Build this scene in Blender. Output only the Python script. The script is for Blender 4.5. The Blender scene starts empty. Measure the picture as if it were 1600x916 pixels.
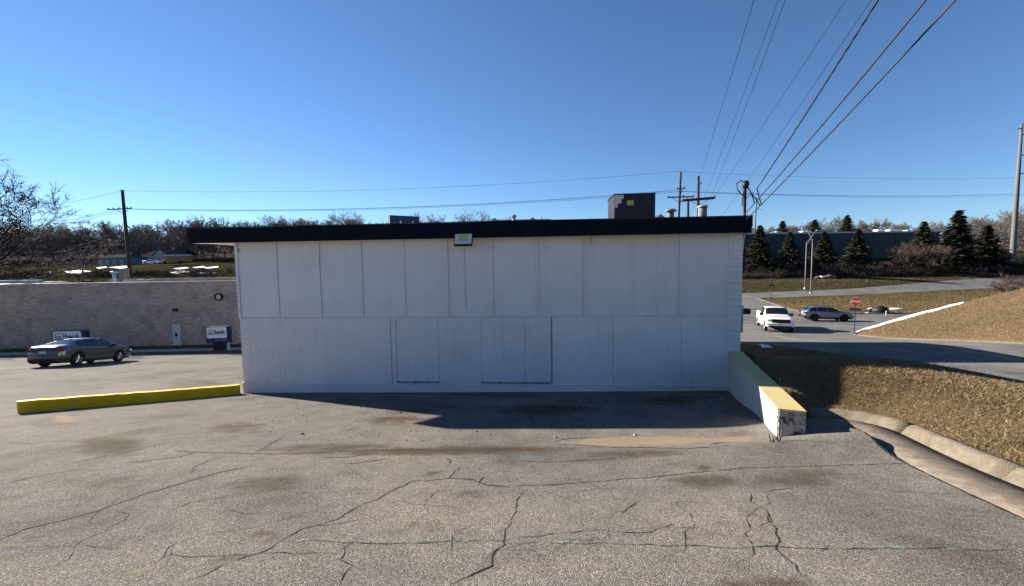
import bpy, bmesh, math, random
import numpy as np
from mathutils import Vector, Matrix

R = math.radians
random.seed(7); rng = np.random.default_rng(7)
scn = bpy.context.scene
COL = scn.collection

# ------------------------------------------------------------------ camera, sky, sun, exposure
ZC = 3.5                                    # camera height above the datum (foot of the white building)
FPX = 640.0                                 # focal length in photo pixels (1600 wide)
PITCH = math.atan(FPX / 9500.0); ROLL = math.atan(0.0145)
FW = Vector((0, math.cos(PITCH), -math.sin(PITCH)))
_u0 = Vector((0, math.sin(PITCH), math.cos(PITCH))); _r0 = Vector((1, 0, 0))
RT = _r0 * math.cos(ROLL) - _u0 * math.sin(ROLL)
UP = _u0 * math.cos(ROLL) + _r0 * math.sin(ROLL)
cd = bpy.data.cameras.new("camera"); cam = bpy.data.objects.new("camera", cd); COL.objects.link(cam)
cd.sensor_width = 36; cd.lens = FPX / 1600 * 36; cd.clip_end = 6000; cd.clip_start = 0.05
m3 = Matrix((RT, UP, -FW)).transposed()
cam.matrix_world = Matrix.Translation((0, 0, ZC)) @ m3.to_4x4()
scn.camera = cam

SUN_AZ, SUN_EL = -57.5, 21.8                # azimuth from +Y, clockwise positive
world = bpy.data.worlds.new("World"); scn.world = world; world.use_nodes = True
wn = world.node_tree.nodes; wl = world.node_tree.links
sky = wn.new("ShaderNodeTexSky"); sky.sky_type = 'NISHITA'; sky.sun_disc = False
sky.sun_elevation = R(SUN_EL); sky.sun_rotation = R(SUN_AZ)
sky.altitude = 900; sky.air_density = 1.0; sky.dust_density = 0.0; sky.ozone_density = 6.0
wl.new(sky.outputs[0], wn["Background"].inputs[0]); wn["Background"].inputs[1].default_value = 0.05
sd = bpy.data.lights.new("sun", 'SUN'); sun = bpy.data.objects.new("sun", sd); COL.objects.link(sun)
sd.energy = 5.0; sd.angle = R(0.53); sd.color = (1.0, 0.91, 0.78)
sv = Vector((math.sin(R(SUN_AZ)) * math.cos(R(SUN_EL)), math.cos(R(SUN_AZ)) * math.cos(R(SUN_EL)), math.sin(R(SUN_EL))))
sun.rotation_euler = sv.to_track_quat('Z', 'Y').to_euler(); sun.location = (-60, 40, 60)
vs = scn.view_settings; vs.view_transform = 'Standard'; vs.look = 'None'; vs.exposure = 1.66; vs.gamma = 1
vs.use_curve_mapping = False

# ------------------------------------------------------------------ pixel -> place
def ray(px, py):
    return FW + RT * ((px - 800) / FPX) - UP * ((py - 458) / FPX)
def at(px, py, Y):
    d = ray(px, py); return d * (Y / d.y) + Vector((0, 0, ZC))

# ------------------------------------------------------------------ materials
MATS = {}
def mat(name, col, rough=0.8, col2=None, scale=3.0, detail=6, bump=0.0, bscale=40, metal=0.0, spec=0.3, coat=0.0,
        stretch=(1, 1, 1), lo=0.35, hi=0.65, coords='Object'):
    if name in MATS: return MATS[name]
    m = bpy.data.materials.new(name); m.use_nodes = True; MATS[name] = m
    nt = m.node_tree; N = nt.nodes; L = nt.links; b = N["Principled BSDF"]
    b.inputs["Base Color"].default_value = (*col, 1); b.inputs["Roughness"].default_value = rough
    b.inputs["Metallic"].default_value = metal; b.inputs["Specular IOR Level"].default_value = spec
    b.inputs["Coat Weight"].default_value = coat
    if col2 is not None or bump:
        tc = N.new("ShaderNodeTexCoord"); mp = N.new("ShaderNodeMapping"); mp.inputs["Scale"].default_value = stretch
        L.new(tc.outputs[coords], mp.inputs[0])
    if col2 is not None:
        n = N.new("ShaderNodeTexNoise"); n.inputs["Scale"].default_value = scale; n.inputs["Detail"].default_value = detail
        n.inputs["Roughness"].default_value = 0.65
        L.new(mp.outputs[0], n.inputs["Vector"])
        r = N.new("ShaderNodeValToRGB"); r.color_ramp.elements[0].position = lo; r.color_ramp.elements[1].position = hi
        r.color_ramp.elements[0].color = (*col, 1); r.color_ramp.elements[1].color = (*col2, 1)
        L.new(n.outputs["Fac"], r.inputs[0]); L.new(r.outputs[0], b.inputs["Base Color"])
    if bump:
        n2 = N.new("ShaderNodeTexNoise"); n2.inputs["Scale"].default_value = bscale; n2.inputs["Detail"].default_value = 4
        L.new(mp.outputs[0], n2.inputs["Vector"])
        bp = N.new("ShaderNodeBump"); bp.inputs["Strength"].default_value = bump; bp.inputs["Distance"].default_value = 0.02
        L.new(n2.outputs["Fac"], bp.inputs["Height"]); L.new(bp.outputs[0], b.inputs["Normal"])
    return m

def nodes_of(name, rough=0.9, spec=0.2):
    m = bpy.data.materials.new(name); m.use_nodes = True; MATS[name] = m
    nt = m.node_tree; b = nt.nodes["Principled BSDF"]; b.inputs["Roughness"].default_value = rough
    b.inputs["Specular IOR Level"].default_value = spec
    return m, nt.nodes, nt.links, b
def noise(N, L, src, scale, detail=5, rough=0.6):
    n = N.new("ShaderNodeTexNoise"); n.inputs["Scale"].default_value = scale; n.inputs["Detail"].default_value = detail
    n.inputs["Roughness"].default_value = rough; L.new(src, n.inputs["Vector"]); return n.outputs["Fac"]
def ramp(N, L, src, stops):
    r = N.new("ShaderNodeValToRGB"); e = r.color_ramp.elements
    while len(e) < len(stops): e.new(0.5)
    for el, (p, c) in zip(e, stops):
        el.position = p; el.color = (*c, 1) if len(c) == 3 else c
    L.new(src, r.inputs[0]); return r.outputs[0]
def g(v): return (v, v, v)
def mix(N, L, fac, a, b, mode='MIX'):
    x = N.new("ShaderNodeMix"); x.data_type = 'RGBA'; x.blend_type = mode
    if isinstance(fac, (int, float)): x.inputs[0].default_value = fac
    else: L.new(fac, x.inputs[0])
    for i, v in ((6, a), (7, b)):
        if isinstance(v, tuple): x.inputs[i].default_value = (*v, 1)
        else: L.new(v, x.inputs[i])
    return x.outputs[2]

def mat_asphalt(name, dark, light, stains=False, scale=1.0):
    m, N, L, b = nodes_of(name, 0.95, 0.04)
    tc = N.new("ShaderNodeTexCoord"); P = tc.outputs["Object"]
    v = N.new("ShaderNodeTexVoronoi"); v.inputs["Scale"].default_value = 150 * scale; L.new(P, v.inputs["Vector"])
    stone = ramp(N, L, v.outputs["Color"], [(0.15, dark), (0.62, tuple(0.5 * (p + q) for p, q in zip(dark, light))), (0.8, light), (1.0, tuple(min(1, c * 1.45) for c in light))])
    gap = ramp(N, L, v.outputs["Distance"], [(0.25, g(1.0)), (0.65, g(0.42))])
    c = mix(N, L, 0.85, stone, gap, 'MULTIPLY')
    big = ramp(N, L, noise(N, L, P, 0.55, 8, 0.62), [(0.3, (0.58, 0.565, 0.55)), (0.5, (1, 1, 1)), (0.72, (1.28, 1.23, 1.15))])
    c = mix(N, L, 1.0, c, big, 'MULTIPLY')
    mid = ramp(N, L, noise(N, L, P, 4.0, 6, 0.7), [(0.32, g(0.74)), (0.6, g(1.06))])
    c = mix(N, L, 0.8, c, mid, 'MULTIPLY')
    if stains:
        at1 = N.new("ShaderNodeAttribute"); at1.attribute_name = "stain"
        nz = noise(N, L, P, 3.2, 7, 0.7)
        ad = N.new("ShaderNodeMath"); ad.operation = 'MULTIPLY_ADD'; ad.inputs[1].default_value = 1.3; ad.inputs[2].default_value = -0.65
        L.new(nz, ad.inputs[0])
        s = N.new("ShaderNodeMath"); s.operation = 'ADD'; L.new(at1.outputs["Fac"], s.inputs[0]); L.new(ad.outputs[0], s.inputs[1])
        k = ramp(N, L, s.outputs[0], [(0.25, g(0)), (0.75, g(0.85))])
        c = mix(N, L, k, c, (0.055, 0.038, 0.024))
        at2 = N.new("ShaderNodeAttribute"); at2.attribute_name = "sand"
        s2 = N.new("ShaderNodeMath"); s2.operation = 'ADD'; L.new(at2.outputs["Fac"], s2.inputs[0]); L.new(ad.outputs[0], s2.inputs[1])
        k2 = ramp(N, L, s2.outputs[0], [(0.35, g(0)), (0.6, g(0.8))])
        c = mix(N, L, k2, c, (0.23, 0.175, 0.115))
        # hairline map cracking
        ds = N.new("ShaderNodeTexNoise"); ds.inputs["Scale"].default_value = 1.6; ds.inputs["Detail"].default_value = 5; L.new(P, ds.inputs["Vector"])
        mp = N.new("ShaderNodeVectorMath"); mp.operation = 'MULTIPLY_ADD'; mp.inputs[1].default_value = (0.9, 0.9, 0.9)
        L.new(ds.outputs["Color"], mp.inputs[0]); L.new(P, mp.inputs[2])
        ve = N.new("ShaderNodeTexVoronoi"); ve.feature = 'DISTANCE_TO_EDGE'; ve.inputs["Scale"].default_value = 0.75; L.new(mp.outputs[0], ve.inputs["Vector"])
        ln = ramp(N, L, ve.outputs["Distance"], [(0.0, g(1)), (0.006, g(0))])
        msk = ramp(N, L, noise(N, L, P, 0.45, 4), [(0.5, g(0)), (0.62, g(0.7))])
        kk = mix(N, L, 1.0, ln, msk, 'MULTIPLY')
        c = mix(N, L, kk, c, (0.035, 0.032, 0.03))
    L.new(c, b.inputs["Base Color"])
    bp = N.new("ShaderNodeBump"); bp.inputs["Strength"].default_value = 0.55; bp.inputs["Distance"].default_value = 0.006
    inv = N.new("ShaderNodeMath"); inv.operation = 'SUBTRACT'; inv.inputs[0].default_value = 1; L.new(v.outputs["Distance"], inv.inputs[1])
    L.new(inv.outputs[0], bp.inputs["Height"]); L.new(bp.outputs[0], b.inputs["Normal"])
    return m

def mat_grass_ground(name, c1, c2, c3, scale=1.0):
    m, N, L, b = nodes_of(name, 1.0, 0.0)
    tc = N.new("ShaderNodeTexCoord"); P = tc.outputs["Object"]
    a = ramp(N, L, noise(N, L, P, 0.16 * scale, 7, 0.65), [(0.32, c1), (0.5, c2), (0.68, c3)])
    f = ramp(N, L, noise(N, L, P, 9 * scale, 8, 0.75), [(0.3, g(0.55)), (0.7, g(1.3))])
    c = mix(N, L, 1.0, a, f, 'MULTIPLY')
    sx = N.new("ShaderNodeSeparateXYZ"); L.new(P, sx.inputs[0])
    def yband(y0, y1):
        mr = N.new("ShaderNodeMapRange"); mr.inputs[1].default_value = y0; mr.inputs[2].default_value = y1; L.new(sx.outputs["Y"], mr.inputs[0]); return mr.outputs[0]
    fld = ramp(N, L, noise(N, L, P, 0.05, 6, 0.7), [(0.35, (0.026, 0.025, 0.012)), (0.65, (0.05, 0.042, 0.023))])
    c = mix(N, L, yband(58, 80), c, fld)
    lit = ramp(N, L, noise(N, L, P, 0.3, 6, 0.7), [(0.35, (0.07, 0.055, 0.052)), (0.65, (0.12, 0.095, 0.085))])
    c = mix(N, L, yband(172, 190), c, lit); L.new(c, b.inputs["Base Color"])
    bp = N.new("ShaderNodeBump"); bp.inputs["Strength"].default_value = 0.9; bp.inputs["Distance"].default_value = 0.06
    L.new(noise(N, L, P, 14 * scale, 6, 0.8), bp.inputs["Height"]); L.new(bp.outputs[0], b.inputs["Normal"])
    return m

def mat_brick(name):
    m, N, L, b = nodes_of(name, 0.9, 0.2)
    tc = N.new("ShaderNodeTexCoord"); mp = N.new("ShaderNodeMapping"); mp.inputs["Rotation"].default_value = (R(90), 0, 0)
    L.new(tc.outputs["Object"], mp.inputs[0])
    br = N.new("ShaderNodeTexBrick"); L.new(mp.outputs[0], br.inputs["Vector"])
    br.inputs["Scale"].default_value = 1.0; br.inputs["Brick Width"].default_value = 0.30; br.inputs["Row Height"].default_value = 0.085
    br.inputs["Mortar Size"].default_value = 0.009; br.inputs["Bias"].default_value = 0.0
    br.inputs["Color1"].default_value = (0.56, 0.42, 0.34, 1); br.inputs["Color2"].default_value = (0.27, 0.20, 0.18, 1)
    br.inputs["Mortar"].default_value = (0.33, 0.29, 0.26, 1)
    f = ramp(N, L, noise(N, L, tc.outputs["Object"], 0.8, 6), [(0.3, g(0.8)), (0.7, g(1.2))])
    sm_ = N.new("ShaderNodeMapping"); sm_.inputs["Scale"].default_value = (1.6, 1, 9); L.new(tc.outputs["Object"], sm_.inputs[0])
    stk = ramp(N, L, noise(N, L, sm_.outputs[0], 1.0, 4, 0.8), [(0.36, (0.32, 0.225, 0.175)), (0.5, (0.52, 0.375, 0.29)), (0.66, (0.70, 0.52, 0.40))])
    c = mix(N, L, 0.75, br.outputs["Color"], stk)
    c = mix(N, L, 1.0, c, f, 'MULTIPLY')
    L.new(c, b.inputs["Base Color"])
    bp = N.new("ShaderNodeBump"); bp.inputs["Strength"].default_value = 0.7; bp.inputs["Distance"].default_value = 0.01
    L.new(br.outputs["Fac"], bp.inputs["Height"]); bp.invert = True; L.new(bp.outputs[0], b.inputs["Normal"])
    return m

def mat_white_siding(name, thr=0.27, cover=(0.48, 0.68)):
    m, N, L, b = nodes_of(name, 0.62, 0.35)
    tc = N.new("ShaderNodeTexCoord"); P = tc.outputs["Object"]
    c = ramp(N, L, noise(N, L, P, 0.9, 6), [(0.3, (0.71, 0.675, 0.635)), (0.7, (0.80, 0.765, 0.725))])
    sp = ramp(N, L, noise(N, L, P, 38, 3, 0.5), [(thr, g(0.45)), (thr+.04, g(1))])
    msk = ramp(N, L, noise(N, L, P, 1.1, 3), [(cover[0], g(0)), (cover[1], g(1))])
    c2 = mix(N, L, 1.0, c, sp, 'MULTIPLY'); c = mix(N, L, msk, c, c2)
    # grime in vertical runs
    mp = N.new("ShaderNodeMapping"); mp.inputs["Scale"].default_value = (5, 5, 0.35); L.new(P, mp.inputs[0])
    st = ramp(N, L, noise(N, L, mp.outputs[0], 1.5, 5), [(0.55, g(1)), (0.8, g(0.86))])
    c = mix(N, L, 1.0, c, st, 'MULTIPLY')
    L.new(c, b.inputs["Base Color"])
    w = N.new("ShaderNodeMapping"); w.inputs["Scale"].default_value = (24, 24, 1.2); L.new(P, w.inputs[0])
    bp = N.new("ShaderNodeBump"); bp.inputs["Strength"].default_value = 0.25; bp.inputs["Distance"].default_value = 0.004
    L.new(noise(N, L, w.outputs[0], 4, 6), bp.inputs["Height"]); L.new(bp.outputs[0], b.inputs["Normal"])
    return m

def mat_paint_worn(name, paint, under, lo=0.40, hi=0.47, scale=5.0):
    m, N, L, b = nodes_of(name, 0.75, 0.3)
    tc = N.new("ShaderNodeTexCoord"); P = tc.outputs["Object"]
    tint = ramp(N, L, noise(N, L, P, 2.2, 6), [(0.3, tuple(c * 0.8 for c in paint)), (0.7, paint)])
    k = ramp(N, L, noise(N, L, P, scale, 9, 0.75), [(lo, g(0)), (hi, g(1))])
    c = mix(N, L, k, under, tint); L.new(c, b.inputs["Base Color"])
    bp = N.new("ShaderNodeBump"); bp.inputs["Strength"].default_value = 0.3; bp.inputs["Distance"].default_value = 0.01
    L.new(noise(N, L, P, 20, 6), bp.inputs["Height"]); L.new(bp.outputs[0], b.inputs["Normal"])
    return m

M_LOT = mat_asphalt("asphalt_lot", (0.118, 0.106, 0.096), (0.32, 0.292, 0.264), True)
M_ROAD = mat_asphalt("road_surface", (0.17, 0.17, 0.165), (0.275, 0.27, 0.258), False, 0.5)
M_GROUND = mat_grass_ground("dry_turf", (0.08, 0.066, 0.034), (0.125, 0.092, 0.052), (0.16, 0.115, 0.066))
M_CONC = mat("concrete", (0.115, 0.096, 0.072), 0.95, (0.185, 0.156, 0.12), 9, 10, 0.6, 70, spec=0.1)
M_GUT = mat("gutter_concrete", (0.115, 0.095, 0.076), 0.95, (0.21, 0.174, 0.14), 6, 10, 0.5, 90, spec=0.1)
M_WALK = mat("sidewalk_concrete", (0.32, 0.28, 0.22), 0.9, (0.40, 0.35, 0.28), 2)
M_WHITE = mat_white_siding("white_siding")
M_WHITEW = mat_white_siding("white_siding_worn", 0.345, (0.36, 0.6))
M_NAVY = mat("navy_fascia", (0.0022, 0.004, 0.011), 0.6, (0.004, 0.006, 0.015), 2, spec=0.1)
M_SEAM = mat("seam_dark", (0.30, 0.29, 0.28), 0.9, (0.5, 0.48, 0.46), 3)
M_PEEL = mat("peeled_wood", (0.10, 0.09, 0.08), 0.9, (0.42, 0.39, 0.35), 30)
M_ROOF = mat("roof_membrane", (0.30, 0.29, 0.28), 0.9, (0.40, 0.39, 0.37), 2)
M_YEL = mat_paint_worn("yellow_paint", (0.86, 0.53, 0.008), (0.46, 0.38, 0.24), 0.36, 0.43)
M_YTOP = mat_paint_worn("yellow_paint_faded", (0.60, 0.45, 0.10), (0.42, 0.37, 0.26), 0.44, 0.56, 9)
M_WWALL = mat_paint_worn("cream_paint_worn", (0.56, 0.54, 0.45), (0.20, 0.185, 0.15), 0.33, 0.38, 6)
M_WEND = mat_paint_worn("bare_concrete_end", (0.40, 0.37, 0.31), (0.035, 0.032, 0.028), 0.42, 0.52, 11)
M_BRICK = mat_brick("tan_brick")
M_METAL = mat("galvanised", (0.42, 0.43, 0.44), 0.45, (0.52, 0.53, 0.54), 5, metal=0.7)
M_POLEG = mat("pole_grey", (.17,.165,.155), .7, (.22,.21,.2), 2, spec=.15)
M_DARKMETAL = mat("dark_metal", (0.03, 0.03, 0.033), 0.5, metal=0.4)
M_UNIT = mat("unit_sheet", (0.016, 0.016, 0.028), 0.6, (0.024, 0.023, 0.036), 3, spec=0.1)
M_LENS = mat("lamp_lens", (0.62, 0.60, 0.52), 0.35)
M_LED = mat("led_panel", (0.50, 0.44, 0.22), 0.4)
M_BLACK = mat("black_rubber", (0.012, 0.012, 0.013), 0.6)
M_CABLE = mat("cable", (0.012, 0.012, 0.014), 0.55)
M_WOODPOLE = mat("creosote_wood", (0.030, 0.022, 0.017), 0.9, (0.06, 0.045, 0.034), 3, stretch=(8, 8, 0.5))
M_INS = mat("insulator", (0.20, 0.20, 0.21), 0.3)
M_WHITEP = mat("white_paint", (0.78, 0.78, 0.77), 0.5)
M_GREYP = mat("grey_paint", (0.36, 0.36, 0.36), 0.6)
M_SIGNBLUE = mat("sign_navy", (0.012, 0.025, 0.085), 0.4)
M_SIGNRED = mat("sign_red", (0.42, 0.022, 0.02), 0.5)
M_TXTNAVY = mat("text_navy", (0.012, 0.018, 0.06), 0.5)
M_TXTRED = mat("text_red", (0.35, 0.03, 0.05), 0.5)
M_YSTK = mat("yellow_sticker", (0.45, 0.34, 0.05), 0.5, (0.20, 0.16, 0.05), 22)
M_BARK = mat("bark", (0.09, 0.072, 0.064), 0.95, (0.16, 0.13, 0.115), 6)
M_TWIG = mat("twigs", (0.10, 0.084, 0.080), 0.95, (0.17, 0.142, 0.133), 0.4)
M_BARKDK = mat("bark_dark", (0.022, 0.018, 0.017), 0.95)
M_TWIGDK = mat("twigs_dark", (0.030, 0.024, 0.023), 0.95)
M_TWIGRED = mat("twigs_russet", (0.085, 0.055, 0.045), 0.95)
M_SPRUCE = mat("spruce_needles", (0.018, 0.022, 0.012), 0.9, (0.05, 0.05, 0.027), 1.2)
M_SNOW = mat("snow", (0.50, 0.51, 0.53), 0.8, (0.74, 0.75, 0.76), 3, bump=0.7, bscale=9)
M_BLADE1 = mat("dry_blades", (0.17, 0.118, 0.066), 0.95, (0.31, 0.225, 0.135), 26, spec=0.05)
M_BLADE2 = mat("green_blades", (0.06, 0.066, 0.02), 0.95, (0.13, 0.118, 0.045), 20, spec=0.05)
M_GLASS = mat("dark_glass", (0.012, 0.014, 0.018), 0.06, spec=0.6)
M_TYRE = mat("tyre", (0.015, 0.015, 0.016), 0.85)
M_RIM = mat("alloy", (0.45, 0.45, 0.46), 0.3, metal=0.8)
M_WAREH = mat("warehouse_panel", (0.020, 0.027, 0.037), 0.6, (0.028, 0.036, 0.048), 0.5)
M_SHINGLE = mat("shingles", (0.055, 0.053, 0.056), 1.0, (0.09, 0.086, 0.088), 3, spec=0.0)
M_LINE = mat("yellow_line", (0.45, 0.32, 0.08), 0.8, (0.33, 0.30, 0.24), 3)
M_CRACK = mat("crack_filler", (0.018, 0.016, 0.015), 0.95)

# ------------------------------------------------------------------ mesh helpers
class MB:
    def __init__(s): s.v = []; s.f = []
    def add(s, vs_, fs_):
        o = len(s.v); s.v += [tuple(p) for p in vs_]; s.f += [tuple(i + o for i in f) for f in fs_]; return s
    def box(s, x0, x1, y0, y1, z0, z1, M=None):
        p = [Vector(q) for q in ((x0,y0,z0),(x1,y0,z0),(x1,y1,z0),(x0,y1,z0),(x0,y0,z1),(x1,y0,z1),(x1,y1,z1),(x0,y1,z1))]
        if M is not None: p = [M @ q for q in p]
        return s.add(p, [(3,2,1,0),(4,5,6,7),(0,1,5,4),(1,2,6,5),(2,3,7,6),(3,0,4,7)])
    def tube(s, pts, rad, n=8, cap=True):
        pts = [Vector(p) for p in pts]; k = len(pts)
        if not hasattr(rad, '__len__'): rad = [rad] * k
        rings = []; ref = None
        for i, p in enumerate(pts):
            d = (pts[min(i+1, k-1)] - pts[max(i-1, 0)])
            d = d.normalized() if d.length > 1e-9 else Vector((0,0,1))
            if ref is None: ref = Vector((1,0,0)) if abs(d.x) < 0.8 else Vector((0,1,0))
            a = (ref - d * ref.dot(d)); a = a.normalized() if a.length > 1e-6 else d.orthogonal().normalized()
            ref = a; b = d.cross(a)
            rings.append([p + (a * math.cos(t) + b * math.sin(t)) * rad[i] for t in [2*math.pi*j/n for j in range(n)]])
        o = len(s.v)
        for r_ in rings: s.v += [tuple(q) for q in r_]
        for i in range(k-1):
            for j in range(n):
                a0 = o+i*n+j; a1 = o+i*n+(j+1) % n
                s.f.append((a0, a1, a1+n, a0+n))
        if cap:
            s.f.append(tuple(o+j for j in reversed(range(n)))); s.f.append(tuple(o+(k-1)*n+j for j in range(n)))
        return s
    def disc(s, c, axis, r, n=20, th=0.02):
        c = Vector(c); ax = Vector(axis).normalized()
        return s.tube([c - ax*th/2, c + ax*th/2], r, n)
    def prism(s, poly, y0, y1, M=None):
        n = len(poly); p = [Vector((x, y0, z)) for x, z in poly] + [Vector((x, y1, z)) for x, z in poly]
        if M is not None: p = [M @ q for q in p]
        return s.add(p, [tuple(range(n)), tuple(reversed(range(n, 2*n)))] + [(i, i+n, (i+1) % n+n, (i+1) % n) for i in range(n)])
    def obj(s, name, m, parent=None, smooth=False, loc=None):
        me = bpy.data.meshes.new(name); me.from_pydata(s.v, [], s.f); me.update()
        bm = bmesh.new(); bm.from_mesh(me); bmesh.ops.recalc_face_normals(bm, faces=bm.faces); bm.to_mesh(me); bm.free()
        return link(name, me, m, parent, smooth, loc)
def link(name, me, m, parent=None, smooth=False, loc=None):
    if m is not None and not me.materials: me.materials.append(m)
    if smooth: me.polygons.foreach_set("use_smooth", [True]*len(me.polygons))
    o = bpy.data.objects.new(name, me); COL.objects.link(o)
    if parent: o.parent = parent
    if loc is not None: o.location = loc
    return o
def mesh_np(name, V, F):
    V = np.asarray(V, np.float32); F = np.asarray(F, np.int32); k = F.shape[1]
    me = bpy.data.meshes.new(name); me.vertices.add(len(V)); me.vertices.foreach_set("co", V.ravel())
    me.loops.add(F.size); me.loops.foreach_set("vertex_index", F.ravel())
    me.polygons.add(len(F)); me.polygons.foreach_set("loop_start", np.arange(0, F.size, k, dtype=np.int32))
    me.update(calc_edges=True); return me
def tag(o, label=None, cat=None, group=None, kind=None):
    if label: o["label"] = label
    if cat: o["category"] = cat
    if group: o["group"] = group
    if kind: o["kind"] = kind
    return o
def thing(name, label, cat, loc=(0,0,0), rz=0, group=None):
    o = bpy.data.objects.new(name, None); COL.objects.link(o); o.location = loc; o.rotation_euler = (0,0,rz)
    o.empty_display_size = 0.2
    return tag(o, label, cat, group)
def copy_tree(o, parent=None):
    c = o.copy(); COL.objects.link(c); c.parent = parent
    for ch in list(o.children): copy_tree(ch, c)
    return c
def text(name, body, size, m, parent, loc, rot, bold=0.0, align='LEFT', ext=0.004):
    cu = bpy.data.curves.new(name, 'FONT'); cu.body = body; cu.size = size; cu.align_x = align; cu.extrude = ext; cu.offset = bold
    cu.resolution_u = 3
    t = bpy.data.objects.new(name, cu); COL.objects.link(t)
    dg = bpy.context.evaluated_depsgraph_get(); me = bpy.data.meshes.new_from_object(t.evaluated_get(dg))
    bpy.data.objects.remove(t)
    o = link(name, me, m, parent); o.location = loc; o.rotation_euler = rot
    return o

# ------------------------------------------------------------------ terrain
PY = [-12,-6,0,1.8,5.2,10.8,14,18.5,26,33,45]
PZ = [.2,-.4,-1.25,-1.6,-2.33,-3.40,-3.9,-4.45,-5.6,-6.35,-6.5]
LY = [45,60,80,90,150,200,300,800]; LZ = [-6.5,-5.6,-1.9,-0.8,2.6,6.5,22,40]
RY = [45,75,85,92,100,112,130,150,200,300,800]; RZ = [-6.5,-6.3,-5.9,-4.7,-3.9,-1.4,0.3,1.5,4,14,30]
def sm(a, b, x):
    t = np.clip((x - a) / (b - a), 0, 1); return t*t*(3 - 2*t)
def seg_d(x, y, poly, closed=True):
    P = np.asarray(poly, float); n = len(P); best = np.full(np.shape(x), 1e9); ins = np.zeros(np.shape(x), bool)
    for i in range(n if closed else n-1):
        a = P[i]; b = P[(i+1) % n]; d = b - a; L2 = max(d @ d, 1e-12)
        t = np.clip(((x-a[0])*d[0] + (y-a[1])*d[1]) / L2, 0, 1)
        best = np.minimum(best, np.hypot(x-a[0]-t*d[0], y-a[1]-t*d[1]))
        if closed:
            c = ((a[1] > y) != (b[1] > y)) & (x < (b[0]-a[0])*(y-a[1])/((b[1]-a[1]) or 1e-12) + a[0])
            ins ^= c
    return (best, ins) if closed else best
STREET_R = [(21.0,-12),(22.0,5),(23.1,18.7),(24.2,26.5),(24.9,29.6),(27.0,31.8)]
STREET_L = [(14.6,-12),(14.4,5),(14.0,11),(12.6,17),(12.0,22),(13.5,32),(17,44),(23,57),(30,70)]
STREET = STREET_L + [(42.5,71),(39.5,62),(37.2,55.5),(36.5,50.5),(44,48.8),(70,50.5),(140,58),(140,49),(70,40),(40,35),(27.0,31.8)] + STREET_R[::-1][1:]
URC = [(-30,70),(10,72),(40,75),(69,80.5),(94,86.5),(150,99)]
def offs(c, w):
    out = []
    for i, (x, y) in enumerate(c):
        a = np.array(c[max(i-1,0)]); b = np.array(c[min(i+1,len(c)-1)]); d = (b-a)/np.linalg.norm(b-a)
        out.append((x - d[1]*w, y + d[0]*w))
    return out
UROAD = offs(URC, 4.2) + offs(URC, -4.2)[::-1]
def gutx(y): return 2.57 + 0.345*np.asarray(y, float)
LOT = [(float(gutx(-12)),-12),(2.57,0),(4.50,5.6),(3.6,5.6),(5.7,10.4),(6.3,12),(6.3,27),(-12,29.5),(-25,28.6),(-70,26.5),(-70,-12)]
def hump(x, y): return 0.18*np.exp(-(((np.asarray(x, float)-4.75)/1.0)**2 + ((np.asarray(y, float)-5.9)/1.5)**2))
LOTG = [(float(gutx(-12))+.76,-12),(3.33,0),(5.10,5.0),(5.09,5.64),(4.67,6.15),(4.19,6.27),(4.0,6.1),(5.80,10.4),(6.2,12),(6.2,27)] + LOT[7:]
def hs(x, y):
    x = np.asarray(x, float); y = np.asarray(y, float)
    near = np.interp(y, PY, PZ)
    near = near + 0.55*sm(6, 12, x)*sm(10, 18, y)*(1 - sm(34, 45, y))
    w = sm(-20, 30, x)
    far = (1-w)*np.interp(y, LY, LZ) + w*np.interp(y, RY, RZ)
    z = np.where(y < 45, near, far)
    # worn hump of asphalt at the foot of the retaining wall
    z = z + hump(x, y) + 0.06*np.exp(-(((x-4.0)/0.55)**2 + ((y-4.95)/0.4)**2)) + 0.05*sm(1.2, 3.2, x)*(1-sm(4.2, 4.8, x))*np.exp(-((y-4.75)/0.35)**2)
    return z + ZC
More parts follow.
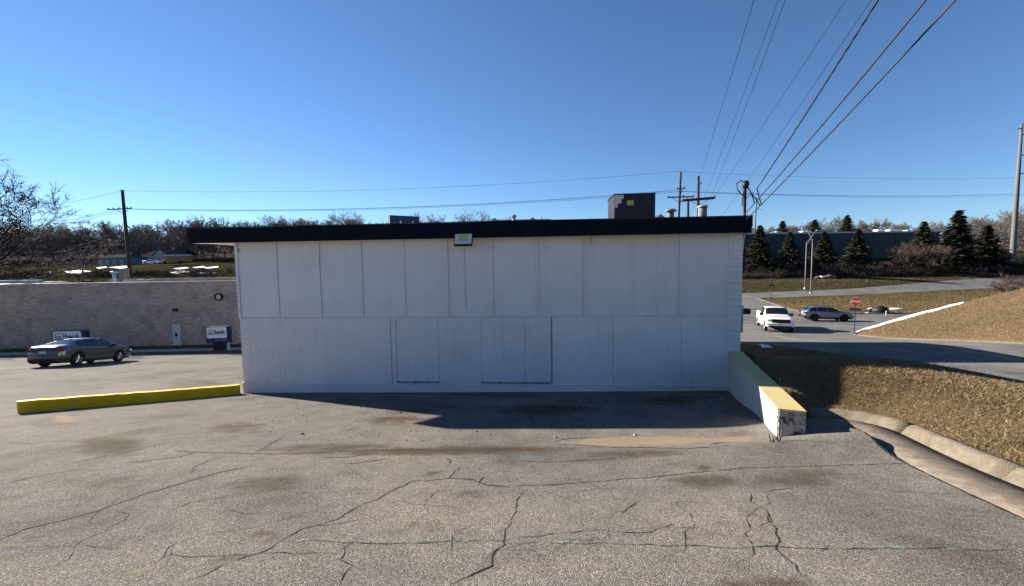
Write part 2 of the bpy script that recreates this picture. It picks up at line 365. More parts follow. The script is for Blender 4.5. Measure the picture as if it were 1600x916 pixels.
def hg(x, y):
    x = np.asarray(x, float); y = np.asarray(y, float); z = hs(x, y)
    # grass verge held up by the retaining wall
    wl_ = 3.42 + (y-5.18)*0.41                      # left face of the retaining wall
    zt = np.interp(y, [-12,0,3,4,5,5.6,6.2,6.8,7.3,8,9,10.2,13,18,26], [.3,-1.15,-1.74,-1.87,-1.87,-1.84,-1.77,-1.71,-1.72,-1.9,-2.2,-2.45,-3.0,-3.9,-5.3]) + ZC
    lat = 1 - sm(0, 1, (x-6.4-np.maximum(y-7, 0)*.2)/4.6)
    dgl, igl = seg_d(x, y, LOTG); edge = np.where(igl, 0, sm(0, 1.0, seg_d(x, y, LOTG[:6], False)))
    v = .03*(1-sm(8, 13, x)) + np.maximum(zt-z-.10, 0)*lat*edge
    near_wall = np.where((y > 5.0) & (y < 10.8), sm(.30, 1.1, x-wl_), 1.0)
    wtop = (-1.90 - .39*(y-5.18)/5.32) + ZC - .05
    v = np.where((y > 5.0) & (y < 10.8), np.maximum(np.minimum(wtop - z, 1.1), 0)*(1-near_wall) + v*near_wall, v)
    ok = np.where((y > 5.12) & (y < 10.6), x > wl_+.30, x > np.where(y <= 5.12, gutx(y)+.3, 5.9))
    z = z + np.where(ok & (y < 40), v, 0)
    ds, i_s = seg_d(x, y, STREET); du, iu = seg_d(x, y, UROAD); dl, il = seg_d(x, y, LOTG)
    # hill to the right of the street
    hill = np.where((x > 21) & ~i_s & (y < 42), np.minimum(.44*ds, 6.0 + 0.1*np.sin(x*.9)), 0)
    z = z + hill*(0.93 + 0.07*np.sin(x*0.7 + y*0.5))
    z = z + 0.05*np.sin(x*1.3+2)*np.sin(y*1.1)*sm(0.5, 3, np.minimum(ds, np.minimum(du, dl)))
    z = z - np.where(i_s, np.clip(ds*0.5, 0, .3), 0) - np.where(iu, np.clip(du*0.5, 0, .3), 0) - np.where(il, np.clip(dl*1.3, 0.01, .4), 0)
    z = z + np.where(~i_s, np.clip(ds*.5, 0, .05), 0)
    return z
def H(x, y): return float(hs(x, y))
GRID = {}
def HG(x, y):
    gx_, gy_, Z_ = GRID['g']; i = min(max(int(np.searchsorted(gx_, x))-1, 0), len(gx_)-2); j = min(max(int(np.searchsorted(gy_, y))-1, 0), len(gy_)-2)
    u = (x-gx_[i])/(gx_[i+1]-gx_[i]); v = (y-gy_[j])/(gy_[j+1]-gy_[j])
    return float((Z_[j,i]*(1-u)+Z_[j,i+1]*u)*(1-v) + (Z_[j+1,i]*(1-u)+Z_[j+1,i+1]*u)*v)
def gnd(px, py, f=H, t1=120):
    d = ray(px, py); t = 0.8
    while t < t1:
        q = d*t
        if q.z + ZC < f(q.x, q.y):
            lo, hi = t-0.05-t*0.01, t
            for _ in range(18):
                md = (lo+hi)/2; q = d*md
                if q.z + ZC < f(q.x, q.y): hi = md
                else: lo = md
            q = d*hi; return Vector((q.x, q.y, q.z + ZC))
        t += 0.05 + t*0.01
    return None
def HGV(x, y):
    gx_, gy_, Z_ = GRID['g']; i = np.clip(np.searchsorted(gx_, x)-1, 0, len(gx_)-2); j = np.clip(np.searchsorted(gy_, y)-1, 0, len(gy_)-2)
    u = (x-gx_[i])/(gx_[i+1]-gx_[i]); v = (y-gy_[j])/(gy_[j+1]-gy_[j])
    return (Z_[j,i]*(1-u)+Z_[j,i+1]*u)*(1-v) + (Z_[j+1,i]*(1-u)+Z_[j+1,i+1]*u)*v
def grid(name, xs, ys, zf, m, keep=None, kind='structure', smooth=True):
    X, Y = np.meshgrid(xs, ys); Z = zf(X, Y); GRID['g'] = (xs, ys, Z); nx, ny = len(xs), len(ys)
    V = np.stack([X, Y, Z], -1).reshape(-1, 3)
    i = np.arange((ny-1)*(nx-1)); r_, c_ = i // (nx-1), i % (nx-1); a = r_*nx + c_
    F = np.stack([a, a+1, a+nx+1, a+nx], -1)
    if keep is not None:
        cx = V[F].mean(1); F = F[keep(cx[:,0], cx[:,1])]
    me = mesh_np(name, V, F); o = link(name, me, m, None, smooth)
    return tag(o, kind=kind)
def steps(*parts):
    out = []
    for a, b, d in parts: out += list(np.arange(a, b, d))
    return np.array(out + [parts[-1][1]])

# ground: one sheet out to the horizon
gx = steps((-2600,-400,200),(-400,-120,14),(-120,-30,4),(-30,0,2),(0,2,.5),(2,8,.13),(8,16,.3),(16,46,.7),(46,130,2),(130,400,14),(400,2600,200))
gy = steps((-300,-20,40),(-20,-4,2),(-4,0,.5),(0,9,.13),(9,14,.3),(14,50,.7),(50,130,2),(130,400,14),(400,3000,200))
ground = grid("ground", gx, gy, hg, M_GROUND)

# parking lot
lx = np.concatenate([np.linspace(0, 1, 40)**1.0*48-60+0.0, np.arange(-12+.13, 6.4, .13)])
ly = steps((-12,0,.5),(0,12,.11),(12,33,.3))
def lot_xr(y): return np.where(y <= 5.25, gutx(y), np.where(y <= 5.5, 4.38-(y-5.25)*1.1, np.where(y < 10.5, 3.68+(y-5.5)*0.41, 6.3)))
XR = 6.3
def lot_mesh():
    X, Y = np.meshgrid(lx, ly); xr = lot_xr(Y)
    X = np.where(X > 0, X/ lx[-1]*xr, X)
    Z = hs(X, Y) + 0.004
    V = np.stack([X, Y, Z], -1).reshape(-1, 3); nx, ny = len(lx), len(ly)
    i = np.arange((ny-1)*(nx-1)); r_, c_ = i // (nx-1), i % (nx-1); a = r_*nx + c_
    F = np.stack([a, a+1, a+nx+1, a+nx], -1)
    c = V[F].mean(1)
    lim = np.interp(c[:,0], [-70,-25,-12,6.3], [26.5,28.6,29.5,27])
    F = F[c[:,1] < lim]
    me = mesh_np("parking_lot", V, F)
    stain = np.zeros(len(V)); sand = np.zeros(len(V))
    def blob(arr, px, py, rx, ry, amp):
        c0 = gnd(px, py); a = gnd(px, py-ry); b = gnd(px, py+ry); e = gnd(px+rx, py)
        if None in (c0, a, b, e): return
        wy = max((a-b).length/2, .02); wx = max((e-c0).length, .02)
        d = np.sqrt(((V[:,0]-c0.x - (V[:,1]-c0.y)*c0.x/max(c0.y,1))/wx)**2 + ((V[:,1]-c0.y)/wy)**2)
        arr[:] = np.maximum(arr, amp*(1-sm(0.3, 1.5, d)))
    for b in ((175,697,55,12,.8),(420,757,60,14,.65),(415,840,34,9,.85),(350,875,30,7,.75),(370,668,50,9,.6),(615,657,60,7,.7),
              (180,760,75,14,.35),(670,742,14,4,.8),(740,772,30,7,.6),(675,822,50,14,.35),(1100,752,62,12,.75),(1250,747,90,14,.6),
              (1100,732,16,4,.8),(1325,887,16,5,.6),(1200,912,100,6,.6),(1275,885,30,5,.5),(700,705,230,7,.85),(980,710,120,8,.6),(520,700,120,8,.7),
              (860,640,90,9,.7),(1050,625,60,8,.7),(1150,680,30,6,.5),(560,705,40,8,.5),(90,665,60,6,.4),(300,600,60,8,.5)): blob(stain, *b)
    for b in ((1000,690,125,8,.95),(215,895,25,6,.7),(100,655,22,5,.7),(1150,688,50,8,.5),(20,850,25,10,.5),(640,660,70,6,.4)): blob(sand, *b)
    for nm, arr in (("stain", stain), ("sand", sand)):
        a = me.attributes.new(nm, 'FLOAT', 'POINT'); a.data.foreach_set("value", arr.astype(np.float32))
    return tag(link("parking_lot", me, M_LOT, None, True), kind='structure')
lot = lot_mesh()

def drape_ribbon(mb, pts, w, dz=0.006, jit=0.0, seed=0):
    """thin strip laid on the paving along ground points (x, y)"""
    rr = random.Random(seed); P = []
    for a, b in zip(pts, pts[1:]):
        n = max(1, int(math.dist(a, b)/0.045))
        for k in range(n): P.append((a[0]+(b[0]-a[0])*k/n, a[1]+(b[1]-a[1])*k/n))
    P.append(pts[-1]); n = len(P); L_ = []; jx = 0
    for i, (x, y) in enumerate(P):
        a = P[max(i-1,0)]; b = P[min(i+1,n-1)]; d = math.dist(a, b) or 1; nx, ny = -(b[1]-a[1])/d, (b[0]-a[0])/d
        jx = jx*0.75 + rr.uniform(-1, 1)*jit*.8; k = w*(0.35+0.9*rr.random())*(min(1, (i+0.5)/3, (n-i-0.5)/3)); x += nx*jx; y += ny*jx
        for s in (-1, 1): L_.append((x+nx*s*k/2, y+ny*s*k/2))
    z = hs(np.array([p[0] for p in L_]), np.array([p[1] for p in L_])) + dz
    mb.add([(p[0], p[1], q) for p, q in zip(L_, z)], [(2*i, 2*i+1, 2*i+3, 2*i+2) for i in range(n-1)])
A6 = [([(0,410),(80,375),(170,355),(310,318),(400,285),(455,265),(540,240),(620,215),(680,200),(800,175)],.022),
      ([(200,175),(290,155),(410,130),(470,115),(540,103)],.016), ([(0,238),(110,212),(270,185)],.018),
      ([(380,168),(470,160),(560,150),(610,137),(560,130)],.02),
      ([(540,130),(640,135),(720,138),(860,140),(1000,135),(1100,130),(1180,128),(1290,125),(1360,130),(1500,128),(1600,125)],.03),
      ([(600,200),(605,185),(650,160),(700,148)],.014), ([(890,85),(850,105),(800,135)],.018),
      ([(560,545),(640,520),(690,485),(760,460),(830,440),(890,408),(940,375),(1050,345),(1100,315),(1180,280),(1240,250),(1290,225),(1400,215),(1420,195),(1440,175)],.010),
      ([(890,410),(1050,412),(1300,420),(1430,412),(1600,410)],.006),
      ([(1110,412),(1085,435),(1070,470),(1100,490),(1075,520),(1060,552)],.008), ([(470,495),(520,460),(530,430),(620,402)],.007),
      ([(520,325),(600,290),(680,280),(760,260)],.009), ([(350,315),(405,325),(400,345),(330,385),(250,415),(220,470),(150,505)],.006),
      ([(1600,350),(1580,390),(1575,425),(1540,460),(1530,490),(1450,530),(1400,552)],.009),
      ([(1400,215),(1480,220),(1520,238),(1600,240)],.014), ([(1495,240),(1520,212)],.014), ([(0,190),(60,187)],.014),
      ([(0,108),(100,108),(240,95)],.014), ([(400,75),(510,58)],.014), ([(700,310),(760,325),(870,320)],.006), ([(1330,290),(1380,250)],.007),
      ([(1000,150),(1090,150),(1160,140)],.02), ([(1080,172),(1150,165),(1220,155)],.016), ([(1180,300),(1250,290),(1330,300),(1420,310)],.005),
      ([(520,455),(700,460),(850,450),(1050,455)],.005), ([(940,375),(1100,350),(1170,340)],.006), ([(1390,150),(1410,160),(1400,172)],.016), ([(0,435),(150,430),(400,437)],.004)]
A7 = [([(0,240),(200,230),(440,212),(600,195),(700,185),(900,180),(1080,172),(1240,170)],.010),
      ([(740,260),(750,290),(800,325),(810,350),(770,365)],.008), ([(800,330),(830,400),(825,440),(850,465),(890,490),(905,525)],.008),
      ([(40,260),(20,290),(15,320),(0,350)],.008), ([(0,400),(100,395),(250,380),(430,385),(470,370),(520,352)],.006),
      ([(340,332),(400,290)],.007), ([(0,425),(200,420),(600,432),(820,430),(920,435),(1200,440),(1400,442),(1600,448)],.006),
      ([(480,205),(440,225)],.006), ([(800,258),(880,245)],.008), ([(130,110),(320,118),(560,122),(680,115)],.014), ([(130,105),(165,93),(260,88)],.014),
      ([(0,160),(120,165),(330,155),(400,150)],.012), ([(1180,255),(1300,262),(1420,270)],.006), ([(620,110),(650,104),(690,106)],.02)]
n_cr = 0
for lst, ox in ((A6, 0), (A7, 800)):
    for poly, w in lst:
        q = [gnd(x/2+ox, y/2+640) for x, y in poly]; q = [(p.x, p.y) for p in q if p]
        mb = MB(); drape_ribbon(mb, q, w*(1.6 if w > .012 else 1.15), 0.007, 0.016, n_cr); n_cr += 1
        mb.obj("crack", M_CRACK, lot)
# finer cracks wandering off the main ones
rc = random.Random(21)
for k in range(34):
    px, py = rc.uniform(-60, 1500), 660 + 250*rc.random()**1.2; p = gnd(px, py)
    if p is None or p.x > float(gutx(p.y))-.3: continue
    a = rc.choice((0.1, 0.5, 2.6, 1.6)) + rc.uniform(-.4, .4); pts = [(p.x, p.y)]
    for _ in range(rc.randint(4, 11)):
        a += rc.gauss(0, .45); l = rc.uniform(.06, .22); q = (pts[-1][0]+math.cos(a)*l, pts[-1][1]+math.sin(a)*l)
        if q[0] > float(gutx(q[1]))-.1: break
        pts.append(q)
    if len(pts) > 2: mb = MB(); drape_ribbon(mb, pts, rc.uniform(.002, .0055), 0.007, 0.010, 300+k); mb.obj("crack", M_CRACK, lot)
# dark open joint where the lot meets the gutter
mb = MB(); drape_ribbon(mb, [(float(gutx(y))-0.012, y) for y in np.linspace(-2, 5.4, 30)], 0.03, 0.008, 0.006, 99); mb.obj("crack", M_CRACK, lot)
# worn green stall lines
m, N_, L_, b_ = nodes_of("green_line_worn", 0.85)
tcn = N_.new("ShaderNodeTexCoord"); tr = N_.new("ShaderNodeBsdfTransparent"); mx = N_.new("ShaderNodeMixShader")
b_.inputs["Base Color"].default_value = (0.20, 0.33, 0.25, 1)
kf = ramp(N_, L_, noise(N_, L_, tcn.outputs["Object"], 16, 8, 0.75), [(0.50, g(0)), (0.60, g(0.42))])
L_.new(kf, mx.inputs[0]); L_.new(tr.outputs[0], mx.inputs[1]); L_.new(b_.outputs[0], mx.inputs[2]); L_.new(mx.outputs[0], N_["Material Output"].inputs[0])
for pts in ([(1320,726),(1412,724)], [(838,851),(905,850),(1000,853)], [(1355,857),(1465,859),(1545,860)], [(445,846),(600,848),(760,847)], [(1100,854),(1230,856)]):
    q = [gnd(*p) for p in pts]; mb = MB(); drape_ribbon(mb, [(p.x, p.y) for p in q], 0.045, 0.009, 0.004, 5); mb.obj("painted_line", MATS["green_line_worn"], lot)

# street, side road, upper road
def fill(name, poly, m, dz, step):
    P = np.array(poly); x0, y0 = P.min(0); x1, y1 = P.max(0)
    bm = bmesh.new()
    vs_ = [bm.verts.new((x, y, 0)) for x, y in poly]; bm.faces.new(vs_)
    for ax, (a, b) in ((0, (x0, x1)), (1, (y0, y1))):
        for t in np.arange(a+step, b, step):
            co = (t, 0, 0) if ax == 0 else (0, t, 0); no = (1, 0, 0) if ax == 0 else (0, 1, 0)
            bmesh.ops.bisect_plane(bm, geom=bm.verts[:]+bm.edges[:]+bm.faces[:], plane_co=co, plane_no=no)
    for v in bm.verts: v.co.z = H(v.co.x, v.co.y) + dz
    bmesh.ops.triangulate(bm, faces=bm.faces); bmesh.ops.recalc_face_normals(bm, faces=bm.faces)
    me = bpy.data.meshes.new(name); bm.to_mesh(me); bm.free()
    if me.polygons[0].normal.z < 0: me.flip_normals()
    return tag(link(name, me, m, None, True), kind='structure')
street = fill("street", STREET, M_ROAD, 0.004, 1.5)
uroad = fill("upper_road", UROAD, M_ROAD, 0.008, 3.0)
for off in (-.12, .12):
    mb = MB(); drape_ribbon(mb, [(17.6+off, 6), (18.2+off, 18), (18.0+off, 24), (19.3+off, 30)], 0.12, 0.012); mb.obj("centre_line", M_LINE, street)
    mb = MB(); drape_ribbon(mb, [(25+off, 48), (31+off, 60), (36+off, 70)], 0.14, 0.012); mb.obj("centre_line", M_LINE, street)
def edge_kerb(name, line, parent, w=0.18, h=0.12):
    mb = MB(); V = []
    for i, (x, y) in enumerate(line):
        a = line[max(i-1,0)]; b = line[min(i+1,len(line)-1)]; d = math.dist(a, b); nx, ny = (b[1]-a[1])/d, -(b[0]-a[0])/d
        z = H(x, y)
        V += [(x, y, z-.1), (x, y, z+h), (x+nx*w, y+ny*w, z+h), (x+nx*w, y+ny*w, z-.15)]
    F = []
    for i in range(len(line)-1):
        for j in range(3): F.append((4*i+j, 4*i+j+1, 4*i+5+j, 4*i+4+j))
    mb.add(V, F); return mb.obj(name, M_CONC, parent)
def dense(line, d=1.0):
    out = []
    for a, b in zip(line, line[1:]):
        n = max(1, int(math.dist(a, b)/d)); out += [(a[0]+(b[0]-a[0])*k/n, a[1]+(b[1]-a[1])*k/n) for k in range(n)]
    return out + [line[-1]]
edge_kerb("kerb_edge", dense([(22,5),(23.1,18.7),(24.2,26.5),(24.9,29.6),(27.0,31.8),(40,35),(70,40)]), street, 0.15, 0.07)
edge_kerb("kerb_edge", dense([(70,50.5),(44,48.8),(36.5,50.5),(37.2,55.5),(39.5,62),(42.5,71)][::-1]), street, -0.25, 0.10)

# kerb and gutter beside the lot
kerb = tag(MB().obj("kerb", M_CONC), kind='structure')
bpy.data.objects.remove(kerb); kerb = None
path = [(float(gutx(y)), y) for y in np.arange(-4, 5.3, .25)]
pc = (path[-1][0]-.945*.2, path[-1][1]+.326*.2)
for k in range(1, 9): path.append((pc[0]+.2*math.cos(R(-19+131*k/8)), pc[1]+.2*math.sin(R(-19+131*k/8))))
def loft_profile(path, prof, zf):
    V = []; n = len(prof)
    for i, (x, y) in enumerate(path):
        a = path[max(i-1,0)]; b = path[min(i+1,len(path)-1)]; d = math.dist(a, b); nx, ny = (b[1]-a[1])/d, -(b[0]-a[0])/d
        V += [(x+nx*s, y+ny*s, zf(x+nx*s, y+ny*s)+h) for s, h in prof]
    F = [(n*i+j, n*i+j+1, n*(i+1)+j+1, n*(i+1)+j) for i in range(len(path)-1) for j in range(n-1)]
    return V, F
def hflat(x, y): return float(np.interp(y, PY, PZ) + hump(x, y)) + ZC
mb = MB(); mb.add(*loft_profile(path, [(0.0,-.12),(0.0,-.010),(0.3,-.020),(0.57,-.024),(0.60,-.10)], hflat))
gutter = tag(mb.obj("gutter", M_GUT, None, True), kind='structure')
kprof = [(0.545,-.06),(0.56,-.020),(0.59,.020),(0.615,.062),(0.65,.092),(0.70,.102),(0.755,.094),(0.775,.06),(0.785,-.10)]
cuts = list(range(1, 38, 6)) + [len(path)-1]
for a, b in zip(cuts, cuts[1:]):
    seg = [tuple(p) for p in path[a:b+1]]
    def pull(p, q, d=.006):
        L = math.dist(p, q); return (p[0]+(q[0]-p[0])*d/L, p[1]+(q[1]-p[1])*d/L)
    seg[0] = pull(seg[0], seg[1]); seg[-1] = pull(seg[-1], seg[-2])
    mb = MB(); V, F = loft_profile(seg, kprof, hflat); n = len(kprof)
    mb.add(V, F + [tuple(range(n)), tuple(range(len(V)-n, len(V)))]); mb.obj("kerb_stone", M_CONC, gutter, True)

# sidewalk and bank apron
mb = MB(); wline = [(-70,26.6),(-44,27.4),(-36,28.2),(-28,28.9),(-22,29.6),(-14,30.6)]
V, F = loft_profile(dense(wline, 2.0), [(0.02,-.1),(0.02,.10),(-1.9,.13),(-1.92,-.3)], lambda x, y: H(x, y))
walk = tag(mb.add(V, F).obj("sidewalk", M_WALK), kind='structure')
V, F = loft_profile(dense(wline, 2.0), [(0.20,-.1),(0.18,.10),(0.035,.115),(0.03,-.1)], lambda x, y: H(x, y))
MB().add(V, F).obj("kerb_edge", M_GUT, walk)

# ------------------------------------------------------------------ white building
WL = Vector((-7.63, 11.38, 0)); WR = Vector((5.59, 10.43, 0))
WANG = math.atan2(WR.y-WL.y, WR.x-WL.x); ud = Vector((math.cos(WANG), math.sin(WANG), 0)); nd = Vector((-math.sin(WANG), math.cos(WANG), 0))
BW, BD = 13.50, 5.8
def wu(px, py=450):
    d = ray(px, py); o = Vector((0, 0, ZC)); t = (WL - o).dot(nd) / d.dot(nd); p = o + d*t
    return (p - WL).dot(ud), p.z
ZSILL = -3.19+ZC; ZSEAM = -1.365+ZC; ZTOP = 0.74+ZC; ZB = -4.3+ZC; ZRT = 1.11+ZC; ZRB = 0.715+ZC
bld = thing("white_building", "low white panelled building with navy roof edge filling the middle", "building", (WL.x, WL.y, 0), WANG)
core = MB().box(0.03, BW-.03, 0.06, BD, ZB, ZTOP); core.obj("wall", M_WHITE, bld)
U = lambda px, py=450: wu(px, py)[0]
ub = [U(433), U(499), U(565), U(631), U(699), U(769), U(840), U(913.5), U(987), U(1063), U(1140.5)]
edges = [0.06] + ub
for a, b in zip(edges, edges[1:]):
    MB().box(a+.004, b-.004, 0.022+random.uniform(0,.004), .07, ZSEAM+.02, ZTOP-.002).obj("wall_panel", M_WHITE, bld)
for i, a in enumerate(ub[:-1]):
    MB().box(a-.030, a+.030, -.004, .03, ZSEAM+.022, ZTOP-.004).obj("batten", M_WHITE, bld)
    if i not in (3,): MB().box(a+.0305, a+.035, .014, .035, ZSEAM+.024, ZTOP-.01).obj("seam", M_SEAM, bld)  # batten seams, coloured darker to paint in the shadow line along each batten
    if i in (0,2,4,6,7,9): MB().box(a-.0345, a-.0305, .014, .035, ZSEAM+.024, ZTOP-.01).obj("seam", M_SEAM, bld)  # same painted shadow line, left side of some battens
MB().box(U(727.2)-.004, U(727.2)+.004, 0.015, .04, wu(728,483)[1], ZTOP-.01).obj("seam", M_SEAM, bld)
MB().box(-.02, .055, -.008, .06, ZSEAM, ZTOP-.003).obj("corner_trim", M_WHITE, bld)
MB().box(.0, ub[-1], 0.012, .05, ZSEAM-.012, ZSEAM+.016).obj("belt_strip", M_WHITE, bld)
MB().box(.02, ub[-1], 0.03, .05, ZSEAM-.017, ZSEAM-.0125).obj("seam", M_SEAM, bld)
lows = [(0.0, U(444,550)), (U(444,550), U(611,550)), (U(619,550), U(685,550)), (U(685,550), U(752,550)), (U(752,550), U(820,550)), (U(820,550), U(861,550)), (U(863,550), U(958,550)), (U(958,550), U(1065,550)), (U(1065,550), ub[-1])]
for i, (a, b) in enumerate(lows):
    v0 = (.012,.006,.024,.026,.022,.02,.008,.0075,.0085)[i]; zb = ZSILL + (0.0 if i in (0,1,6,7,8) else .05)
    MB().box(a+.004, b-.004, v0, .07, zb+.006, ZSEAM-.018).obj("wall_panel", M_WHITEW if i in (0,2,3,4,5) else M_WHITE, bld)
MB().box(U(611,550)+.008, U(619,550)-.002, .002, .06, ZSILL+.006, ZSEAM-.018).obj("batten", M_WHITE, bld)
MB().box(U(861,550)-.004, U(861,550)+.004, .010, .06, ZSILL+.02, ZSEAM-.019).obj("seam", M_SEAM, bld)
MB().box(U(614.5,550)-.050, U(614.5,550)-.043, -.001, .06, ZSILL+.02, ZSEAM-.019).obj("seam", M_SEAM, bld)
def ragged(x0, x1, z, h, seed):
    rr = random.Random(seed); mb = MB(); n = int((x1-x0)/.03); top = [z + h*rr.random()**2 for _ in range(n+1)]; bot = [z - h*.3*rr.random() for _ in range(n+1)]
    V = [];
    for i in range(n+1): x = x0+(x1-x0)*i/n; V += [(x, .0055, bot[i]), (x, .0055, top[i]), (x, .03, top[i])]
    F = [(3*i, 3*i+1, 3*i+4, 3*i+3) for i in range(n)] + [(3*i+1, 3*i+2, 3*i+5, 3*i+4) for i in range(n)]
    return mb.add(V, F)
for k, (a, b) in enumerate(((620,686),(752,861))): ragged(U(a,595), U(b,595), ZSILL+.03, .05, k).obj("peeled_edge", M_PEEL, bld)
MB().box(-.02, ub[-1], -.018, .05, ZSILL-.028, ZSILL+.004).obj("sill_strip", M_WHITE, bld)
MB().box(-.01, BW-.02, -.004, .06, ZB, ZSILL-.03).obj("foundation", M_WHITE, bld)
# lap siding at the right corner and the small meter box beside it
u0 = ub[-1]
MB().box(u0-.035, u0+.03, -.006, .06, ZSILL, ZTOP-.003).obj("corner_trim", M_WHITE, bld)
z = ZSILL
while z < ZTOP-.02:
    h = min(.205, ZTOP-.004-z)
    M_ = Matrix.Translation((0, .0, z)) @ Matrix.Rotation(R(2.0), 4, 'X')
    MB().box(u0+.034, BW-.03, .0, .05, .004, h-.003, M_).obj("siding_board", M_WHITE, bld)
    z += .205
MB().box(BW-.034, BW+.012, -.004, .05, ZSILL, ZTOP-.003).obj("corner_trim", M_WHITE, bld)
MB().tube([(BW+.06, .02, ZTOP-.02), (BW+.05, .03, ZTOP-.2), (BW+.035, .05, ZTOP-.55), (BW+.035, .05, ZSEAM-.1)], .014, 6).obj("conduit", M_WHITEP, bld)
MB().box(BW+.012, BW+.10, .06, .34, ZSEAM-.45, ZSEAM+.25).obj("meter_cabinet", M_GREYP, bld)
MB().box(BW+.102, BW+.30, .10, .26, ZSEAM+.02, ZSEAM+.16).obj("meter_box", M_DARKMETAL, bld)
# roof
OL, OR_, OF = -1.05, .12, .36
ua, ub2 = OL, BW+OR_-.05
mb = MB().box(ua+.03, ub2-.03, -OF+.03, BD+.3, ZRB+.02, ZRT-.03); mb.obj("roof_deck", M_ROOF, bld)
for x0, x1, pr in ((ua, 2.1, 0), (2.104, U(745, 355), .003), (U(745, 355)+.004, 9.9, .010), (9.904, ub2, .004)):
    MB().box(x0, x1, -OF-pr, -OF+.028, ZRB+.145, ZRT+pr*.6).obj("fascia_upper", M_NAVY, bld)
MB().box(ua+.012, ub2-.012, -OF+.012, -OF+.03, ZRB, ZRB+.142).obj("fascia_lower", M_NAVY, bld)
for x in (ua, ub2-.028):
    MB().box(x, x+.028, -OF+.03, BD+.33, ZRB+.145, ZRT).obj("fascia_upper", M_NAVY, bld)
    MB().box(x+.004, x+.024, -OF+.032, BD+.33, ZRB, ZRB+.142).obj("fascia_lower", M_NAVY, bld)
MB().box(ua-.01, ub2+.01, -OF-.016, -OF+.05, ZRT+.008, ZRT+.022).obj("drip_edge", M_NAVY, bld)
MB().box(ua+.03, ub2-.03, -OF+.032, -.0, ZRB+.005, ZRB+.018).obj("soffit", M_WHITE, bld)
# rear wing, lower than the front roof, whose shadow lies across the street
MB().box(4.5, 16.6, 9.6, 17.2, ZB-3, ZC+.30).obj("rear_wing_wall", M_WHITE, bld)
MB().box(4.2, 16.9, 9.3, 17.5, ZC+.302, ZC+.55).obj("rear_wing_roof", M_NAVY, bld)
# small vent, loose cable end
q = wu(372.5, 391); MB().box(q[0]-.03, q[0]+.03, .006, .03, q[1]-.05, q[1]+.05).obj("vent_cover", M_GREYP, bld)
q = wu(923, 380); MB().tube([(q[0], .0, ZTOP), (q[0]+.004, -.005, q[1])], .006, 6).obj("cable_end", M_BLACK, bld)
def bw(u, v, z): return Vector((WL.x, WL.y, 0)) + ud*u + nd*v + Vector((0, 0, z))

# floodlight under the fascia
q = wu(729, 376); fl = thing("flood_light", "square floodlight with pale lens hung on the navy roof edge", "floodlight", bw(q[0], -OF-.02, q[1]), WANG)
T = Matrix.Translation((0, -.07, 0)) @ Matrix.Rotation(R(-28), 4, 'X')
MB().box(-.235, .235, -.02, .05, -.17, .17, T).obj("housing", M_BLACK, fl)
MB().box(-.215, .215, -.026, -.021, -.145, .145, T).obj("lens", M_LENS, fl)
MB().box(-.125, .125, -.031, -.027, -.06, .115, T).obj("led_panel", M_LED, fl)
for s in (-.2, .2): MB().box(s-.01, s+.01, -.05, .03, .04, .07).obj("bracket", M_BLACK, fl)

# things on the roof
def on_roof(px, py, v):
    d = ray(px, py); o = Vector((0, 0, ZC)); pl = WL + nd*v; t = (pl - o).dot(nd)/d.dot(nd); p = o + d*t
    return (p-WL).dot(ud), p.z
a, zt = on_roof(960, 303, 3.2); b, _ = on_roof(1024, 303, 3.2)
ru = thing("rooftop_unit", "big dark rooftop cabinet with yellow sticker above the white building", "rooftop unit", bw((a+b)/2, 3.2, ZRT-.03), WANG)
w2 = (b-a)/2; hh = zt-ZRT+.03
MB().box(-w2, w2, 0, 1.3, 0.06, hh-.03).obj("cabinet", M_UNIT, ru)
MB().box(-w2-.02, w2+.02, -.02, 1.32, hh-.03, hh).obj("lid", M_UNIT, ru)
MB().box(-w2+.05, w2-.05, .05, 1.25, 0, .06).obj("base_frame", M_METAL, ru)
for k in range(1, 3): MB().box(-w2+2*w2*k/3-.006, -w2+2*w2*k/3+.006, -.006, .0, .08, hh-.05).obj("seam", M_DARKMETAL, ru)
s1 = on_roof(985, 318, 3.19); x = s1[0]-(a+b)/2
MB().box(x-.11, x+.11, -.008, -.003, s1[1]-ZRT-.03, s1[1]-ZRT+.13).obj("warning_sticker", M_YSTK, ru)
for (x0, x1, z0, z1) in ((-.98,-.55,.86,.97),(-.98,-.66,.74,.86),(-.98,-.84,.63,.74)):
    MB().box(x0*w2, x1*w2, -.008, -.003, z0*hh, z1*hh).obj("peeled_patch", M_GREYP, ru)
MB().tube([(.25*w2, -.12, 0), (.25*w2, -.12, .36)], .025, 8).obj("pipe", M_WHITEP, ru); MB().tube([(.08*w2, -.16, 0), (.08*w2, -.16, .24)], .025, 8).obj("pipe", M_GREYP, ru)
MB().box(-w2-.16, -w2, .3, .5, .28, .42).obj("side_box", M_WHITEP, ru)
def vent(px, py, v, r, label, cap=True):
    u_, zt = on_roof(px, py, v); t = thing("roof_vent", label, "vent pipe", bw(u_, v, ZRT-.03), WANG, "vents on the white building")
    h = zt-ZRT+.03
    MB().tube([(0,0,0),(0,0,h-.08)], r, 12).obj("pipe", M_POLEG, t, True)
    if cap: MB().tube([(0,0,h-.09),(0,0,h-.05),(0,0,h)], [r*1.7, r*1.7, r*1.2], 12).obj("cap", M_POLEG, t, True)
vent(803, 336, 4.0, .055, "thin capped vent pipe rising above the roof near the middle")
vent(1048, 327, 4.5, .12, "capped flue on the roof left of the poles")
u_, zt = on_roof(1098, 317, 5.0)
zt -= .12; t = thing("exhaust_vent", "white round exhaust housing on the roof in front of the pole", "vent", bw(u_, 5.0, ZRT-.03), WANG)
